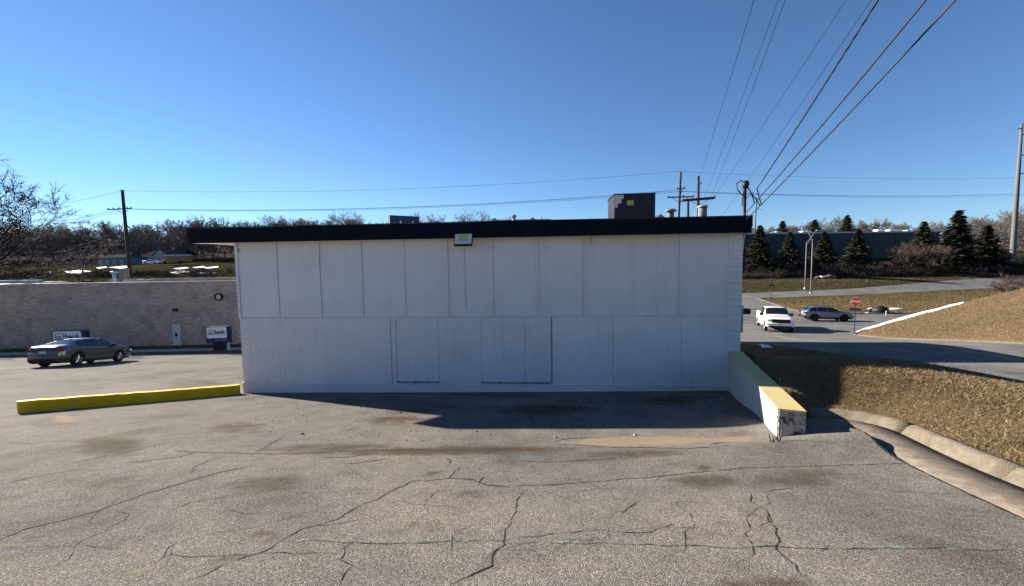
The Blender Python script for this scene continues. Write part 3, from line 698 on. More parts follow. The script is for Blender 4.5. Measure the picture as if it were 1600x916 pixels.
MB().tube([(0,0,0),(0,0,zt-ZRT-.02)], .15, 16).obj("housing", M_POLEG, t, True); MB().tube([(0,0,zt-ZRT-.02),(0,0,zt-ZRT+.05)], [.2,.15], 16).obj("cap", M_GREYP, t, True)

# service mast on the right corner
mz0 = ZRB-1.0; MX = Vector((*(bw(BW+.14, .22, 0).xy), 0)); mtop = at(1168.5, 284, MX.y).z
mast = thing("service_mast", "thin service mast with looped cables on the right roof corner", "service mast", (MX.x, MX.y, mz0))
MB().tube([(0,0,0),(0,0,mtop-mz0-.1)], .042, 10).obj("pipe", M_DARKMETAL, mast, True)
MB().tube([(0,0,mtop-mz0-.16),(0.02,-.01,mtop-mz0-.06),(.03,-.02,mtop-mz0+.02)], [.06,.085,.05], 10).obj("weatherhead", M_BLACK, mast, True)
h = mtop-mz0
for pts in ([(0,0,h-.04),(-.12,-.03,h+.03),(-.24,-.05,h-.06),(-.22,-.05,h-.2),(-.1,-.02,h-.32),(-.02,0,h-.36)],
            [(-.03,0,h-.2),(-.07,-.03,h-.4),(-.08,-.03,h-.62)],
            [(.03,0,h-.05),(.10,-.04,h-.22),(.18,-.06,h-.42),(.22,-.06,h-.56)],
            [(.03,0,h-.08),(.14,-.05,h-.3),(.28,-.10,h-.52),(.30,-.14,h-.62)],
            [(.24,-.12,h-.2),(.28,-.12,h-.35),(.36,-.12,h-.60)]): MB().tube(pts, .014, 6).obj("cable_loop", M_CABLE, mast)
MB().tube([(0,0,h-.45),(.18,-.08,h-.28)], .012, 6).obj("bracket", M_METAL, mast)

# ------------------------------------------------------------------ retaining wall and yellow kerb
rw = thing("retaining_wall", "low cream retaining wall with yellow painted top at lot's right edge", "wall")
a0 = Vector((3.42, 5.18)); a1 = Vector((5.60, 10.50)); dv = (a1-a0).normalized(); nv = Vector((dv.y, -dv.x)); TH = .31
def wall_loft(z0f, z1f, inset, t0, t1, n=14):
    V = []; Lw = (a1-a0).length
    for i in range(n+1):
        t = t0+(t1-t0)*i/n; p = a0 + dv*(t*Lw)
        for s in (inset, TH-inset):
            q = p + nv*s; V += [(q.x, q.y, z0f(t)), (q.x, q.y, z1f(t))]
    F = []
    for i in range(n):
        k = 4*i; F += [(k, k+1, k+5, k+4), (k+2, k+6, k+7, k+3), (k+1, k+3, k+7, k+5)]
    F += [(0, 2, 3, 1), (4*n, 4*n+1, 4*n+3, 4*n+2)]
    return V, F
zt_ = lambda t: (-1.90 + (-2.29+1.90)*t) + ZC
V, F = wall_loft(lambda t: zt_(t)-1.6, lambda t: zt_(t)-.012, 0, .006, 1); MB().add(V, F).obj("wall_body", M_WWALL, rw)
V, F = wall_loft(lambda t: zt_(t)-.0125, lambda t: zt_(t), -.002, .003, 1); MB().add(V, F).obj("painted_top", M_YTOP, rw)
V, F = wall_loft(lambda t: zt_(t)-1.6, lambda t: zt_(t)-.014, .012, .0, .006, 1); MB().add(V, F).obj("wall_end", M_WEND, rw)

yk = thing("yellow_kerb", "long yellow painted concrete kerb left of the white building", "kerb")
k0 = Vector((-10.28, 8.31)); k1 = Vector((-7.60, 11.20)); kd = (k1-k0).normalized(); kn = Vector((-kd.y, kd.x)); V = []; n = 24
for i in range(n+1):
    t = i/n; p = k0 + (k1-k0)*t; zb = H(p.x, p.y)
    hgt = .255 + random.uniform(-.007, .007)
    for s, hh in ((0,-.1),(0,hgt-.02),(.02,hgt),(.15,hgt),(.17,hgt-.02),(.17,-.1)):
        q = p + kn*s; V.append((q.x, q.y, zb+hh))
F = [(6*i+j, 6*i+j+1, 6*i+7+j, 6*i+6+j) for i in range(n) for j in range(5)] + [tuple(range(6)), tuple(range(6*n, 6*n+6))]
MB().add(V, F).obj("kerb_block", M_YEL, yk)

# dead weeds at the wall end
def weed(loc, label, stems, m=M_BARK):
    t = thing("dead_weed", label, "weed", loc, 0, "dead weeds by the wall end")
    for pts, r in stems: MB().tube(pts, [r*(1-.6*i/(len(pts)-1)) for i in range(len(pts))], 5).obj("stem", m, t)
w0 = gnd(1216, 688) - Vector((.04, .06, 0)); w1 = gnd(1205, 690) - Vector((.02, .06, 0))
weed(w0, "bent brown dead stalk against the cream wall end", [([(0,0,-.02),(.03,-.01,.08),(.04,0,.16),(.01,.0,.25),(-.02,.01,.33)], .010), ([(0,0,0),(-.02,-.01,.07),(-.01,0,.13)], .010), ([(0,0,0),(-.03,0,.06),(-.05,0,.1)], .008), ([(0,0,0),(.01,-.02,.05),(0,-.02,.11)], .007)])
weed(w1, "short dark spiky weed at the foot of the wall end", [([(0,0,-.02),(-.03,0,.05),(-.05,0,.12)], .010), ([(0,0,0),(.01,0,.05),(0,.0,.10)], .009), ([(0,0,0),(.02,0,.04),(.04,0,.07)], .007)], M_BARKDK)

# ------------------------------------------------------------------ loose grit and leaves near the wall foot
V = []; F = []
for k in range(420):
    px = random.uniform(385, 1140); py = random.uniform(606, 640) if random.random() < .75 else random.uniform(640, 690)
    p = gnd(px, py)
    if p is None or (Vector((p.x, p.y, 0))-WL).dot(nd) > -.05: continue
    s = random.uniform(.006, .022)*(1.8 if random.random() < .06 else 1); o = len(V)
    for q in ((1,0,0),(-.5,.8,.1),(-.5,-.8,0),(0,0,1)): V.append((p.x+q[0]*s*random.uniform(.6,1.3), p.y+q[1]*s, p.z+.004+q[2]*s*.8))
    F += [(o,o+1,o+3),(o+1,o+2,o+3),(o+2,o,o+3)]
tag(MB().add(V, F).obj("grit", mat("grit", (0.08,.07,.06), .9, (.42,.38,.32), 9)), "loose grit and leaf crumbs along the foot of the white wall", "grit", kind="stuff")

# ------------------------------------------------------------------ grass blades
def blades(name, label, n, sample, hgt, wid, m):
    P = sample(n); k = len(P); a = rng.uniform(0, 2*np.pi, k); h_ = hgt*rng.uniform(.4, 1.3, k); lean = rng.normal(0, 1.1, (k, 2))*h_[:,None]
    w = wid*rng.uniform(.6, 1.4, k); dx, dy = np.cos(a)*w/2, np.sin(a)*w/2
    V = np.empty((k, 3, 3)); z = HGV(P[:,0], P[:,1])
    V[:,0] = np.stack([P[:,0]-dx, P[:,1]-dy, z-.01], -1); V[:,1] = np.stack([P[:,0]+dx, P[:,1]+dy, z-.01], -1)
    V[:,2] = np.stack([P[:,0]+lean[:,0], P[:,1]+lean[:,1], z+h_], -1)
    me = mesh_np(name, V.reshape(-1, 3), np.arange(3*k).reshape(-1, 3))
    return tag(link(name, me, m), label, "grass", kind="stuff")
def verge_near(n): return verge(n, 10.5, 9.5)
def verge(n, x1=15, y1=17):
    x = rng.uniform(2.8, x1, n); y = rng.uniform(-.5, y1, n)
    wx = np.where(y < 5.9, gutx(y)+.79, np.where(y < 10.6, 3.76+(y-5.18)*.41, 6.25))
    ds, i_s = seg_d(x, y, STREET)
    dg_, ig_ = seg_d(x, y, LOTG)
    ok = (x > wx+.02) & ~ig_ & ~i_s & (ds > .05) & (x < 1.35*np.maximum(y, 1)+2) & (y > .0)
    return np.stack([x, y], -1)[ok]
def patchy(f, lo, hi, sc=.8, ph=0):
    def s(n):
        P = f(n); v = np.sin(P[:,0]*sc+ph)*np.sin(P[:,1]*sc*1.3+1+ph) + .6*np.sin(P[:,0]*sc*2.7+P[:,1]*2.1+ph) + rng.normal(0, .5, len(P))
        return P[(v > lo) & (v < hi)]
    return s
blades("dry_grass", "dry brown winter grass on the verge beside the kerb", 560000, patchy(verge_near, -9, 9), .024, .0065, M_BLADE1)
blades("dry_grass", "dry brown grass on the verge sloping down to the street", 70000, patchy(verge, -9, 9), .035, .02, M_BLADE1)
blades("green_grass", "patches of green grass in the brown verge", 300000, patchy(verge_near, .0, 9, .9), .026, .0065, M_BLADE2)
def hillside(n):
    x = rng.uniform(22, 46, n); y = rng.uniform(14, 37, n); ds, i_s = seg_d(x, y, STREET)
    return np.stack([x, y], -1)[~i_s & (ds > .25)]
blades("hill_grass", "long tan grass covering the hillside across the street", 300000, patchy(hillside, -9, 9), .06, .018, M_BLADE1)
def tri(n):
    x = rng.uniform(30, 110, n); y = rng.uniform(48, 96, n); ds, i_s = seg_d(x, y, STREET); du, iu = seg_d(x, y, UROAD)
    return np.stack([x, y], -1)[~i_s & ~iu & (ds > .4) & (du > .4)]
blades("far_grass", "dull dry grass between the side road and the upper road", 60000, patchy(tri, -9, 9), .09, .06, M_BLADE1)
blades("far_green_grass", "greenish grass beyond the side road", 110000, patchy(tri, -.2, 9, .22), .09, .06, M_BLADE2)

# ------------------------------------------------------------------ bank building with its signs
BKL = Vector((-50, 33.6)); BKR = Vector((-23.4, 34.35)); bang = math.atan2(BKR.y-BKL.y, BKR.x-BKL.x); blen = (BKR-BKL).length
bz0 = -6.9+ZC; bzt = at(365, 438.5, BKR.y).z
bank = thing("brick_bank", "long tan brick bank building behind the grey sedan", "building", (BKL.x, BKL.y, bz0), bang)
bh = bzt-bz0
MB().box(0, blen, 0, 18, 0, bh-.6).obj("wall", M_BRICK, bank)
MB().box(0, blen, 0.001, .3, bh-.6, bh-.06).obj("parapet", M_BRICK, bank); MB().box(blen-.3, blen, .3, 18, bh-.6, bh-.06).obj("parapet", M_BRICK, bank)
MB().box(0, blen, 17.7, 18, bh-.6, bh-.06).obj("parapet", M_BRICK, bank)
MB().box(-.03, blen+.03, -.03, .33, bh-.06, bh).obj("coping", M_METAL, bank); MB().box(blen-.33, blen+.03, .33, 18, bh-.06, bh).obj("coping", M_METAL, bank)
MB().box(0.3, blen-.3, .3, 17.7, bh-.62, bh-.55).obj("roof", M_ROOF, bank)
def bku(px, py):
    d = ray(px, py); o = Vector((0,0,ZC)); n_ = Vector((-math.sin(bang), math.cos(bang), 0)); c = Vector((BKL.x, BKL.y, 0))
    t = (c-o).dot(n_)/d.dot(n_); p = o+d*t
    return (p-c).dot(Vector((math.cos(bang), math.sin(bang), 0))), p.z-bz0
a, zt = bku(269.5, 507.5); b, zb = bku(284, 546.5)
dr = MB().box(a, b, -.03, .02, zb, zt).obj("door", mat("door_tan", (.66,.61,.54), .6), bank)
MB().box(a-.06, a-.004, -.02, .02, zb, zt+.06).obj("frame", M_GREYP, dr); MB().box(b+.004, b+.06, -.02, .02, zb, zt+.06).obj("frame", M_GREYP, dr); MB().box(a, b, -.02, .02, zt+.004, zt+.06).obj("frame", M_GREYP, dr)
MB().box(a+.3*(b-a), a+.58*(b-a), -.045, -.031, zb+.52*(zt-zb), zb+.68*(zt-zb)).obj("pane", M_GLASS, dr)
MB().box(b-.10, b-.05, -.06, -.031, zb+.95, zb+1.05).obj("handle", M_METAL, dr)
u_, z_ = bku(343.5, 464); lm = MB().disc((u_, -.12, z_), (0,1,0), .30, 20, .22).obj("wall_lamp", M_BLACK, bank)
MB().disc((u_+.05, -.26, z_), (0.25,1,0), .20, 20, .05).obj("lens", M_LENS, lm)
u_, z_ = bku(275.5, 484); MB().box(u_-.16, u_+.16, -.22, -.002, z_-.12, z_+.10).obj("door_light", M_DARKMETAL, bank)
MB().tube([(blen-.25, -.05, bh-.8), (blen-.25, -.05, .3)], .05, 6).obj("downpipe", M_GREYP, bank)
def roof_at(px, py, dy):      # place on bank roof, dy behind the front wall
    o = Vector((0,0,ZC)); n_ = Vector((-math.sin(bang), math.cos(bang), 0)); c = Vector((BKL.x, BKL.y, 0)) + n_*dy; d = ray(px, py)
    p = o + d*((c-o).dot(n_)/d.dot(n_)); return p
zr = bz0+bh-.55
p = roof_at(178, 424, 6); t = thing("roof_flue", "squat capped flue on the bank roof left of the pole", "vent pipe", (p.x, p.y, zr))
MB().tube([(0,0,0),(0,0,p.z-zr-.15)], .16, 12).obj("pipe", M_METAL, t, True); MB().tube([(0,0,p.z-zr-.2),(0,0,p.z-zr-.05),(0,0,p.z-zr)], [.30,.30,.15], 12).obj("cap", M_METAL, t, True)
p = roof_at(193, 420, 9); t = thing("roof_cabinet", "pale box unit on the bank roof beside the flue", "rooftop unit", (p.x, p.y, zr))
MB().box(-.3, .3, -.3, .3, 0.05, p.z-zr).obj("cabinet", M_POLEG, t); MB().box(-.33, .33, -.33, .33, p.z-zr, p.z-zr+.04).obj("lid", M_METAL, t); MB().box(-.35, .35, -.35, .35, 0, .05).obj("base_frame", M_DARKMETAL, t)
for i, (x0, x1, y_, lab) in enumerate(((0,60,438,"low white duct on the bank roof near the bare tree"),(70,100,440,"short white duct on the bank roof between two others"),(132,142,438,"small dark curb box on the bank roof"),(197,222,437,"white flat duct on the bank roof right of the pole"),(228,238,437,"reddish small box on the bank roof"))):
    p = roof_at((x0+x1)/2, y_, 4.5+i); w_ = (x1-x0)/640*p.y
    t = thing("roof_duct", lab, "duct", (p.x, p.y, zr), bang)
    MB().box(-w_/2, w_/2, -.3, .3, .08, max(.2, p.z-zr)).obj("casing", (M_GREYP, M_GREYP, M_DARKMETAL, M_GREYP, mat("red_box", (.3,.16,.12), .7))[i], t)
    for s in (-.4, .4): MB().box(s*w_-.05, s*w_+.05, -.25, .25, 0, .08).obj("support", M_DARKMETAL, t)
MB().box(0.1, blen, -1.2, -.02, .2, .52).obj("planting_strip", M_GROUND, bank)

def bank_sign(name, label, x0, x1, y0, y1, Y, lower, post):
    p0 = at(x0, y0, Y); p1 = at(x1, y1, Y); w = p1.x-p0.x; h = p0.z-p1.z; zg = H((p0.x+p1.x)/2, Y)
    t = thing(name, label, "sign", ((p0.x+p1.x)/2, Y, zg), R(6)); zb = p1.z-zg
    r = .09*w
    def rr(x0, x1, z0, z1, r):
        out = []
        for cx, cz, a in ((x1-r, z0+r, -90), (x1-r, z1-r, 0), (x0+r, z1-r, 90), (x0+r, z0+r, 180)):
            for k in range(4): out.append((cx+r*math.cos(R(a+30*k)), cz+r*math.sin(R(a+30*k))))
        return out
    MB().prism(rr(-w/2, w/2, zb, zb+h, r), 0, .35).obj("cabinet", M_SIGNBLUE, t)
    zl = zb + h*(.30 if lower else .06); fx = w*.40 if lower else w*.37
    MB().prism(rr(-w/2+.04*w, fx, zl, zb+h*.96, r*.6), -.02, -.003).obj("face_panel", M_WHITEP, t)
    s = w*.25; zc = zl + (zb+h*.96-zl)*(.40 if lower else .55); x = -w*.40
    for q in ((x, x+.29*w*.9, zc-.03*w, zc-.005*w), (x, x+.012*w, zc, zc+.16*w), (x+.27*w*.9, x+.29*w*.9, zc, zc+.16*w)): MB().box(q[0], q[1], -.032, -.022, q[2], q[3]).obj("emblem_bar", M_TXTNAVY, t)
    MB().box(x, x+.29*w*.9, -.032, -.022, zc+.162*w, zc+.185*w).obj("emblem_bar", M_TXTRED, t)
    text("lettering", "us", s*.72, M_TXTRED, t, (x+.03*w, -.024, zc+.015*w), (R(90),0,0), .006)
    text("lettering", "bank", s*.92, M_TXTNAVY, t, (x+.29*w, -.024, zc), (R(90),0,0), .012)
    if lower: text("lettering", "Auto Bank", w*.12, M_GREYP, t, (-.10*w, -.006, zb+h*.13), (R(90),0,0))
    if lower: text("lettering", "<", w*.14, M_GREYP, t, (-.38*w, -.006, zb+h*.12), (R(90),0,0))
    for s_ in post: MB().box(s_[0]*w, s_[1]*w, .08, .27, -.2, zb-.003).obj("post", s_[2], t)
bank_sign("bank_sign", "white and navy bank sign partly hidden behind the grey sedan", 83, 133, 517, 545, 29.6, False, [(-.35,.35,M_GREYP)])
bank_sign("bank_sign", "navy auto bank sign with white face near the white building", 322, 357.5, 510.5, 536, 29.5, True, [(-.25,.33,M_DARKMETAL),(.34,.42,M_GREYP)])

# ------------------------------------------------------------------ vehicles
def make_car(name, label, cat, loc, heading, P, group=None, slope=0.0, roll=0.0):
    """body lofted from stations along the length; x forward, y left"""
    t = thing(name, label, cat, loc); t.rotation_euler = (roll, slope, heading)
    Lh = P['L']/2; W = P['W']/2; wr = P['wr']; ax = P['axles']
    xs = sorted(set(list(np.linspace(-Lh, Lh, 61)) + [-Lh+.02, -Lh+.06, Lh-.02, Lh-.06] + [a+s*wr*k for a in ax for s in (-1,1) for k in (1.16,1.1,.9,.6,.3)]))
    top = P['top']; belt = P['belt']; rail = P['rail']
    ip = lambda tb, x: float(np.interp(x, [q[0] for q in tb], [q[1] for q in tb]))
    def ring(x):
        e = max(0, abs(x)/Lh); w = W*(1 - .16*max(0, (e-.80)/.20)**2.2 - .03*e*e)
        zt = ip(top, x); zb = min(ip(belt, x), zt-.03); wrr = w*ip(rail, x)
        z0 = P['z0'] + (.10*max(0,(e-.9)/.1))
        for a in ax:
            d = abs(x-a)
            if d < wr*1.17: z0 = max(z0, P['wz'] + math.sqrt(max(0,(wr*1.17)**2 - d*d)) )
        z0 = min(z0, zb-.10); zm = max(z0+.02, z0*.45+zb*.55)
        return [(w*.93, z0), (w*.985, z0+.05*(zb-z0)+.01), (w, zm), (w*.985, zb-.04), (w*.955, zb), ((wrr+ (w*.955-wrr)*.5), zb+(zt-zb)*.52), (wrr, zb+(zt-zb)*.90), (wrr*.72, zt-.006), (0, zt+.012)]
    rings = [ring(x) for x in xs]; V = []; n = len(rings[0]); m2 = 2*n-1
    for x, rg in zip(xs, rings):
        V += [(x, -y, z) for y, z in rg] + [(x, y, z) for y, z in rg[::-1][1:]]
    F = [(m2*i+j, m2*i+j+1, m2*(i+1)+j+1, m2*(i+1)+j) for i in range(len(xs)-1) for j in range(m2-1)]
    F += [tuple(range(m2)), tuple(range(m2*(len(xs)-1), m2*len(xs)))]
    body = MB().add(V, F).obj("body", P['paint'], t, True)
    # underside
    MB().box(-Lh+.25, Lh-.25, -W*.82, W*.82, P['z0']-.02, P['z0']+.28).obj("underbody", M_BLACK, t)
    # side windows: patches of the same surface pushed out 6 mm
    def side_patch(x0, x1, a0, a1, s, nm, m, par, off=.007):
        xx = np.linspace(x0, x1, 14); V = []; k = 5
        for x in xx:
            rg = ring(x)
            for j in range(k):
                q = a0+(a1-a0)*j/(k-1); i = min(int(q), n-2); f = q-i
                y = rg[i][0]*(1-f)+rg[i+1][0]*f; z = rg[i][1]*(1-f)+rg[i+1][1]*f; V.append((x, s*(y+off), z))
        F = [(k*i+j, k*i+j+1, k*(i+1)+j+1, k*(i+1)+j) for i in range(len(xx)-1) for j in range(k-1)]
        return MB().add(V, F).obj(nm, m, par, True)
    for s in (-1, 1):
        for x0, x1 in P['windows']: side_patch(x0, x1, 4.12, 6.0, s, "window", M_GLASS, t)
        for x0, x1 in P['doors']:
            d = side_patch(x0, x1, 1.3, 3.9, s, "door", P['paint'], t, .004)
            MB().box(x0+.08, x0+.26, s*(W+.0)-.012, s*(W+.0)+.022, ip(belt, x0)-.17, ip(belt, x0)-.135).obj("handle", P['paint'], d)
        if P.get('clad'): side_patch(-Lh+.05, Lh-.05, 0.0, 1.35, s, "cladding", M_BLACK, t, .012)
    def top_patch(x0, x1, f0, nm, m, off=.008):
        xx = np.linspace(x0, x1, 9); V = []
        for x in xx:
            rg = ring(x); pts = [(rg[5][0]*.5+rg[6][0]*.5, rg[5][1]*.5+rg[6][1]*.5), rg[6], rg[7], rg[8]]
            pts = [(y*f0, z) for y, z in pts]
            row = [(-y, z) for y, z in pts] + [(y, z) for y, z in pts[::-1][1:]]
            V += [(x + P.get('gx', 0), y, z+off) for y, z in row]
        k = 7; F = [(k*i+j, k*i+j+1, k*(i+1)+j+1, k*(i+1)+j) for i in range(len(xx)-1) for j in range(k-1)]
        return MB().add(V, F).obj(nm, m, t, True)
    top_patch(*P['wind'], .96, "windscreen", M_GLASS); top_patch(*P['back'], .94, "rear_window", M_GLASS)
    # wheels
    for a in ax:
        for s in (-1, 1):
            c = Vector((a, s*(W-.12), P['wz'])); pr = [(-.11,.60),(-.11,.92),(-.08,1.0),(.08,1.0),(.11,.92),(.11,.60)]; V = []; nn = 24
            for k in range(nn):
                th = 2*math.pi*k/nn
                V += [(c.x+wr*q*math.cos(th), c.y+s*y, c.z+wr*q*math.sin(th)) for y, q in pr]
            wl_ = MB().add(V, [(6*k+j, 6*k+j+1, 6*((k+1) % nn)+j+1, 6*((k+1) % nn)+j) for k in range(nn) for j in range(5)]).obj("wheel", M_TYRE, t, True)
            MB().disc((c.x, c.y+s*.03, c.z), (0,1,0), wr*.60, 20, .02).obj("brake_disc", M_DARKMETAL, wl_)
            mb = MB()
            for k in range(5):
                th = 2*math.pi*k/5+.3; ca, sa = math.cos(th), math.sin(th); yo = c.y+s*.085
                def pt(r, w_): return (c.x+r*ca-w_*sa, yo, c.z+r*sa+w_*ca)
                mb.tube([(c.x+.03*ca, yo, c.z+.03*sa), (c.x+wr*.62*ca, yo, c.z+wr*.62*sa)], [.055,.035], 5)
            nn = 20; V = []
            for k in range(nn):
                th = 2*math.pi*k/nn
                V += [(c.x+wr*.58*math.cos(th), c.y+s*.095, c.z+wr*.58*math.sin(th)), (c.x+wr*.66*math.cos(th), c.y+s*.105, c.z+wr*.66*math.sin(th))]
            mb.add(V, [(2*k, 2*k+1, 2*((k+1) % nn)+1, 2*((k+1) % nn)) for k in range(nn)])
            mb.obj("rim", P.get('rim', M_RIM), wl_)
    # mirrors
    for s in (-1, 1):
        mx_ = P['mirror']; z = ip(belt, mx_)+.07
        MB().box(mx_-.06, mx_+.07, s*(W+.06)-.09*P.get('ms',1), s*(W+.06)+.09*P.get('ms',1), z-.06*P.get('ms',1), z+.08*P.get('ms',1)).obj("mirror", P.get('mirmat', P['paint']), t)
    def endbox(nm, m, x, y0, y1, z0, z1, th=.05, par=None):
        return MB().box(x-th/2, x+th/2, y0, y1, z0, z1).obj(nm, m, par or t)
    P['extra'](t, endbox, Lh, W, ring)
    return t
M_SEDAN = mat("paint_grey_blue", (0.075, 0.092, 0.108), 0.28, metal=0.5, coat=0.8)
M_TRUCKP = mat("paint_white", (0.76, 0.76, 0.74), 0.3, coat=0.7)
M_SUVP = mat("paint_silver_blue", (0.20, 0.235, 0.29), 0.3, metal=0.5, coat=0.7)
M_TAIL = mat("tail_lamp", (0.16, 0.008, 0.008), 0.2); M_HEAD = mat("head_lamp", (0.75, 0.76, 0.78), 0.1); M_PLATE = mat("plate", (0.55, 0.56, 0.58), 0.5)
def sedan_extra(t, eb, Lh, W, ring):
    for s in (-1, 1):
        eb("tail_light", M_TAIL, -Lh+.10, *sorted((s*W*.45, s*W*.93)), .80, .93, .22)
        eb("headlight", M_HEAD, Lh-.16, *sorted((s*W*.5, s*W*.9)), .60, .72, .22)
    eb("tail_strip", M_DARKMETAL, -Lh-.004, -W*.46, W*.46, .82, .88, .03)
    eb("licence_plate", M_PLATE, -Lh-.012, -.16, .16, .70, .82, .02)
    eb("lower_bumper", M_BLACK, -Lh+.05, -W*.72, W*.72, .28, .42, .16)
    eb("bumper_line", M_DARKMETAL, -Lh+.0, -W*.8, W*.8, .60, .62, .04)
    eb("grille", M_BLACK, Lh-.02, -W*.6, W*.6, .30, .55, .06)
    MB().box(-.95, -.80, -.02, .02, 1.44, 1.50).obj("antenna", M_DARKMETAL, t)
SED = dict(L=4.70, W=1.80, wr=.335, wz=.335, axles=(-1.36, 1.33), z0=.20, paint=M_SEDAN,
    top=[(-2.35,.80),(-2.32,1.00),(-2.2,1.07),(-1.75,1.13),(-1.5,1.20),(-1.1,1.345),(-.7,1.435),(-.2,1.465),(.25,1.44),(.6,1.36),(1.0,1.18),(1.3,1.04),(1.5,1.00),(2.0,.90),(2.25,.78),(2.35,.62)],
    belt=[(-2.35,.78),(-2.2,1.0),(-1.6,1.0),(-1.2,.99),(.6,.93),(1.2,.91),(1.6,.92),(2.0,.82),(2.35,.58)],
    rail=[(-2.35,.86),(-1.8,.80),(-1.4,.74),(-.9,.68),(.2,.68),(.7,.72),(1.2,.82),(1.6,.86),(2.35,.85)],
    windows=[(-1.35,-.95),(-.88,-.02),(.06,.80)], doors=[(-.95,.0),(.04,1.02)], wind=(.42,1.24), back=(-1.72,-.86), mirror=.78, extra=sedan_extra)
rw_ = Vector((-22.10, 20.50)); hd = Vector((-0.10, 1.0)).normalized(); rgt = Vector((hd.y, -hd.x))
cpos = rw_ + hd*1.36*.92 - rgt*.85*.92; hz = math.atan2(hd.y, hd.x)
dz = (H(cpos.x+hd.x*1.3, cpos.y+hd.y*1.3)-H(cpos.x-hd.x*1.3, cpos.y-hd.y*1.3))/2.6
make_car("sedan", "dark grey sedan parked facing the brick bank", "car", (cpos.x, cpos.y, H(cpos.x, cpos.y)+.005), hz, SED, slope=-math.atan(dz)).scale = (.92, .92, .95)

def truck_extra(t, eb, Lh, W, ring):
    eb("grille", M_BLACK, Lh-.03, -W*.62, W*.62, .80, 1.08, .12)
    for k in range(3): eb("grille_bar", M_DARKMETAL, Lh+.035, -W*.58, W*.58, .84+.08*k, .865+.08*k, .012)
    for s in (-1, 1):
        eb("headlight", M_HEAD, Lh-.09, *sorted((s*W*.64, s*W*.95)), .93, 1.08, .2); eb("fog_light", M_DARKMETAL, Lh-.03, *sorted((s*W*.66, s*W*.84)), .60, .70, .16)
        eb("tail_light", M_TAIL, -Lh+.05, *sorted((s*W*.82, s*W*.97)), .85, 1.2, .12)
    eb("bumper", M_TRUCKP, Lh+.01, -W*.95, W*.95, .56, .75, .16); eb("air_dam", M_BLACK, Lh-.02, -W*.7, W*.7, .38, .555, .14)
    eb("licence_plate", M_PLATE, Lh+.098, -.16, .16, .58, .69, .012)
    MB().box(-Lh+.12, -.72, -W*.78, W*.78, 1.392, 1.40).obj("bed_cover", M_BLACK, t)
    for s in (-1, 1): MB().box(-1.0, 1.1, *sorted((s*W*.9, s*W*1.03)), .40, .46).obj("side_step", M_METAL, t)
TRK = dict(L=5.85, W=2.05, wr=.41, wz=.41, axles=(-1.85, 1.83), z0=.42, paint=M_TRUCKP, ms=1.5, mirmat=M_BLACK,
    top=[(-2.92,1.30),(-2.88,1.38),(-.75,1.385),(-.70,1.45),(-.6,1.84),(-.45,1.93),(.1,1.96),(.55,1.92),(.75,1.84),(1.25,1.38),(1.45,1.30),(2.4,1.22),(2.75,1.14),(2.92,1.0)],
    belt=[(-2.92,1.22),(-2.8,1.33),(-.75,1.34),(-.6,1.28),(1.2,1.24),(1.5,1.20),(2.5,1.12),(2.92,.92)],
    rail=[(-2.92,.93),(-.8,.93),(-.6,.78),(.5,.76),(.9,.8),(1.4,.88),(2.92,.86)],
    windows=[(-.42,.12),(.18,.85)], doors=[(-.5,.12),(.16,1.12)], wind=(.68,1.28), back=(-.68,-.58), mirror=.98, extra=truck_extra)
p = gnd(1217, 518.5); hd = Vector((-.39, -.92)).normalized()
hz = math.atan2(hd.y, hd.x); dz = (H(p.x+hd.x, p.y+hd.y)-H(p.x-hd.x, p.y-hd.y))/2
make_car("pickup_truck", "white pickup truck driving toward the camera on the street", "truck", (p.x-hd.x*2.2, p.y-hd.y*2.2, H(p.x-hd.x*2.2, p.y-hd.y*2.2)+.01), hz, TRK, slope=-math.atan(dz))

def suv_extra(t, eb, Lh, W, ring):
    for s in (-1, 1):
        eb("tail_light", M_TAIL, -Lh+.10, *sorted((s*W*.5, s*W*.93)), .86, 1.02, .22); eb("headlight", M_HEAD, Lh-.2, *sorted((s*W*.55, s*W*.92)), .74, .86, .25)
        MB().tube([(-1.3, s*W*.66, 1.56), (-1.2, s*W*.66, 1.61), (.1, s*W*.66, 1.635), (.25, s*W*.66, 1.58)], .02, 6).obj("roof_rail", M_BLACK, t)
    eb("licence_plate", M_PLATE, -Lh-.01, -.16, .16, .84, .96, .02); eb("grille", M_BLACK, Lh-.03, -W*.5, W*.5, .55, .80, .08); eb("rear_bumper", M_BLACK, -Lh+.06, -W*.9, W*.9, .38, .62, .2)
SUV = dict(L=4.48, W=1.80, wr=.36, wz=.36, axles=(-1.33, 1.34), z0=.30, paint=M_SUVP, clad=True, mirmat=M_BLACK, rim=M_DARKMETAL,
    top=[(-2.24,.90),(-2.2,1.05),(-2.05,1.25),(-1.75,1.46),(-1.5,1.54),(-.6,1.59),(0,1.57),(.4,1.47),(.95,1.17),(1.15,1.09),(1.8,1.02),(2.1,.92),(2.24,.75)],
    belt=[(-2.24,.86),(-2.0,1.12),(-1.4,1.10),(.9,1.02),(1.3,1.0),(1.9,.92),(2.24,.70)],
    rail=[(-2.24,.88),(-1.7,.76),(-1.2,.72),(.2,.72),(.8,.78),(1.3,.86),(2.24,.85)],
    windows=[(-1.75,-1.15),(-1.08,-.2),(-.12,.75)], doors=[(-1.0,-.1),(-.06,.95)], wind=(.42,1.10), back=(-2.12,-1.68), mirror=.75, extra=suv_extra)
p = gnd(1290, 501.5)
make_car("crossover", "silver blue crossover turning into the side road behind the stop sign", "car", (p.x, p.y, H(p.x, p.y)+.01), R(-16), SUV)

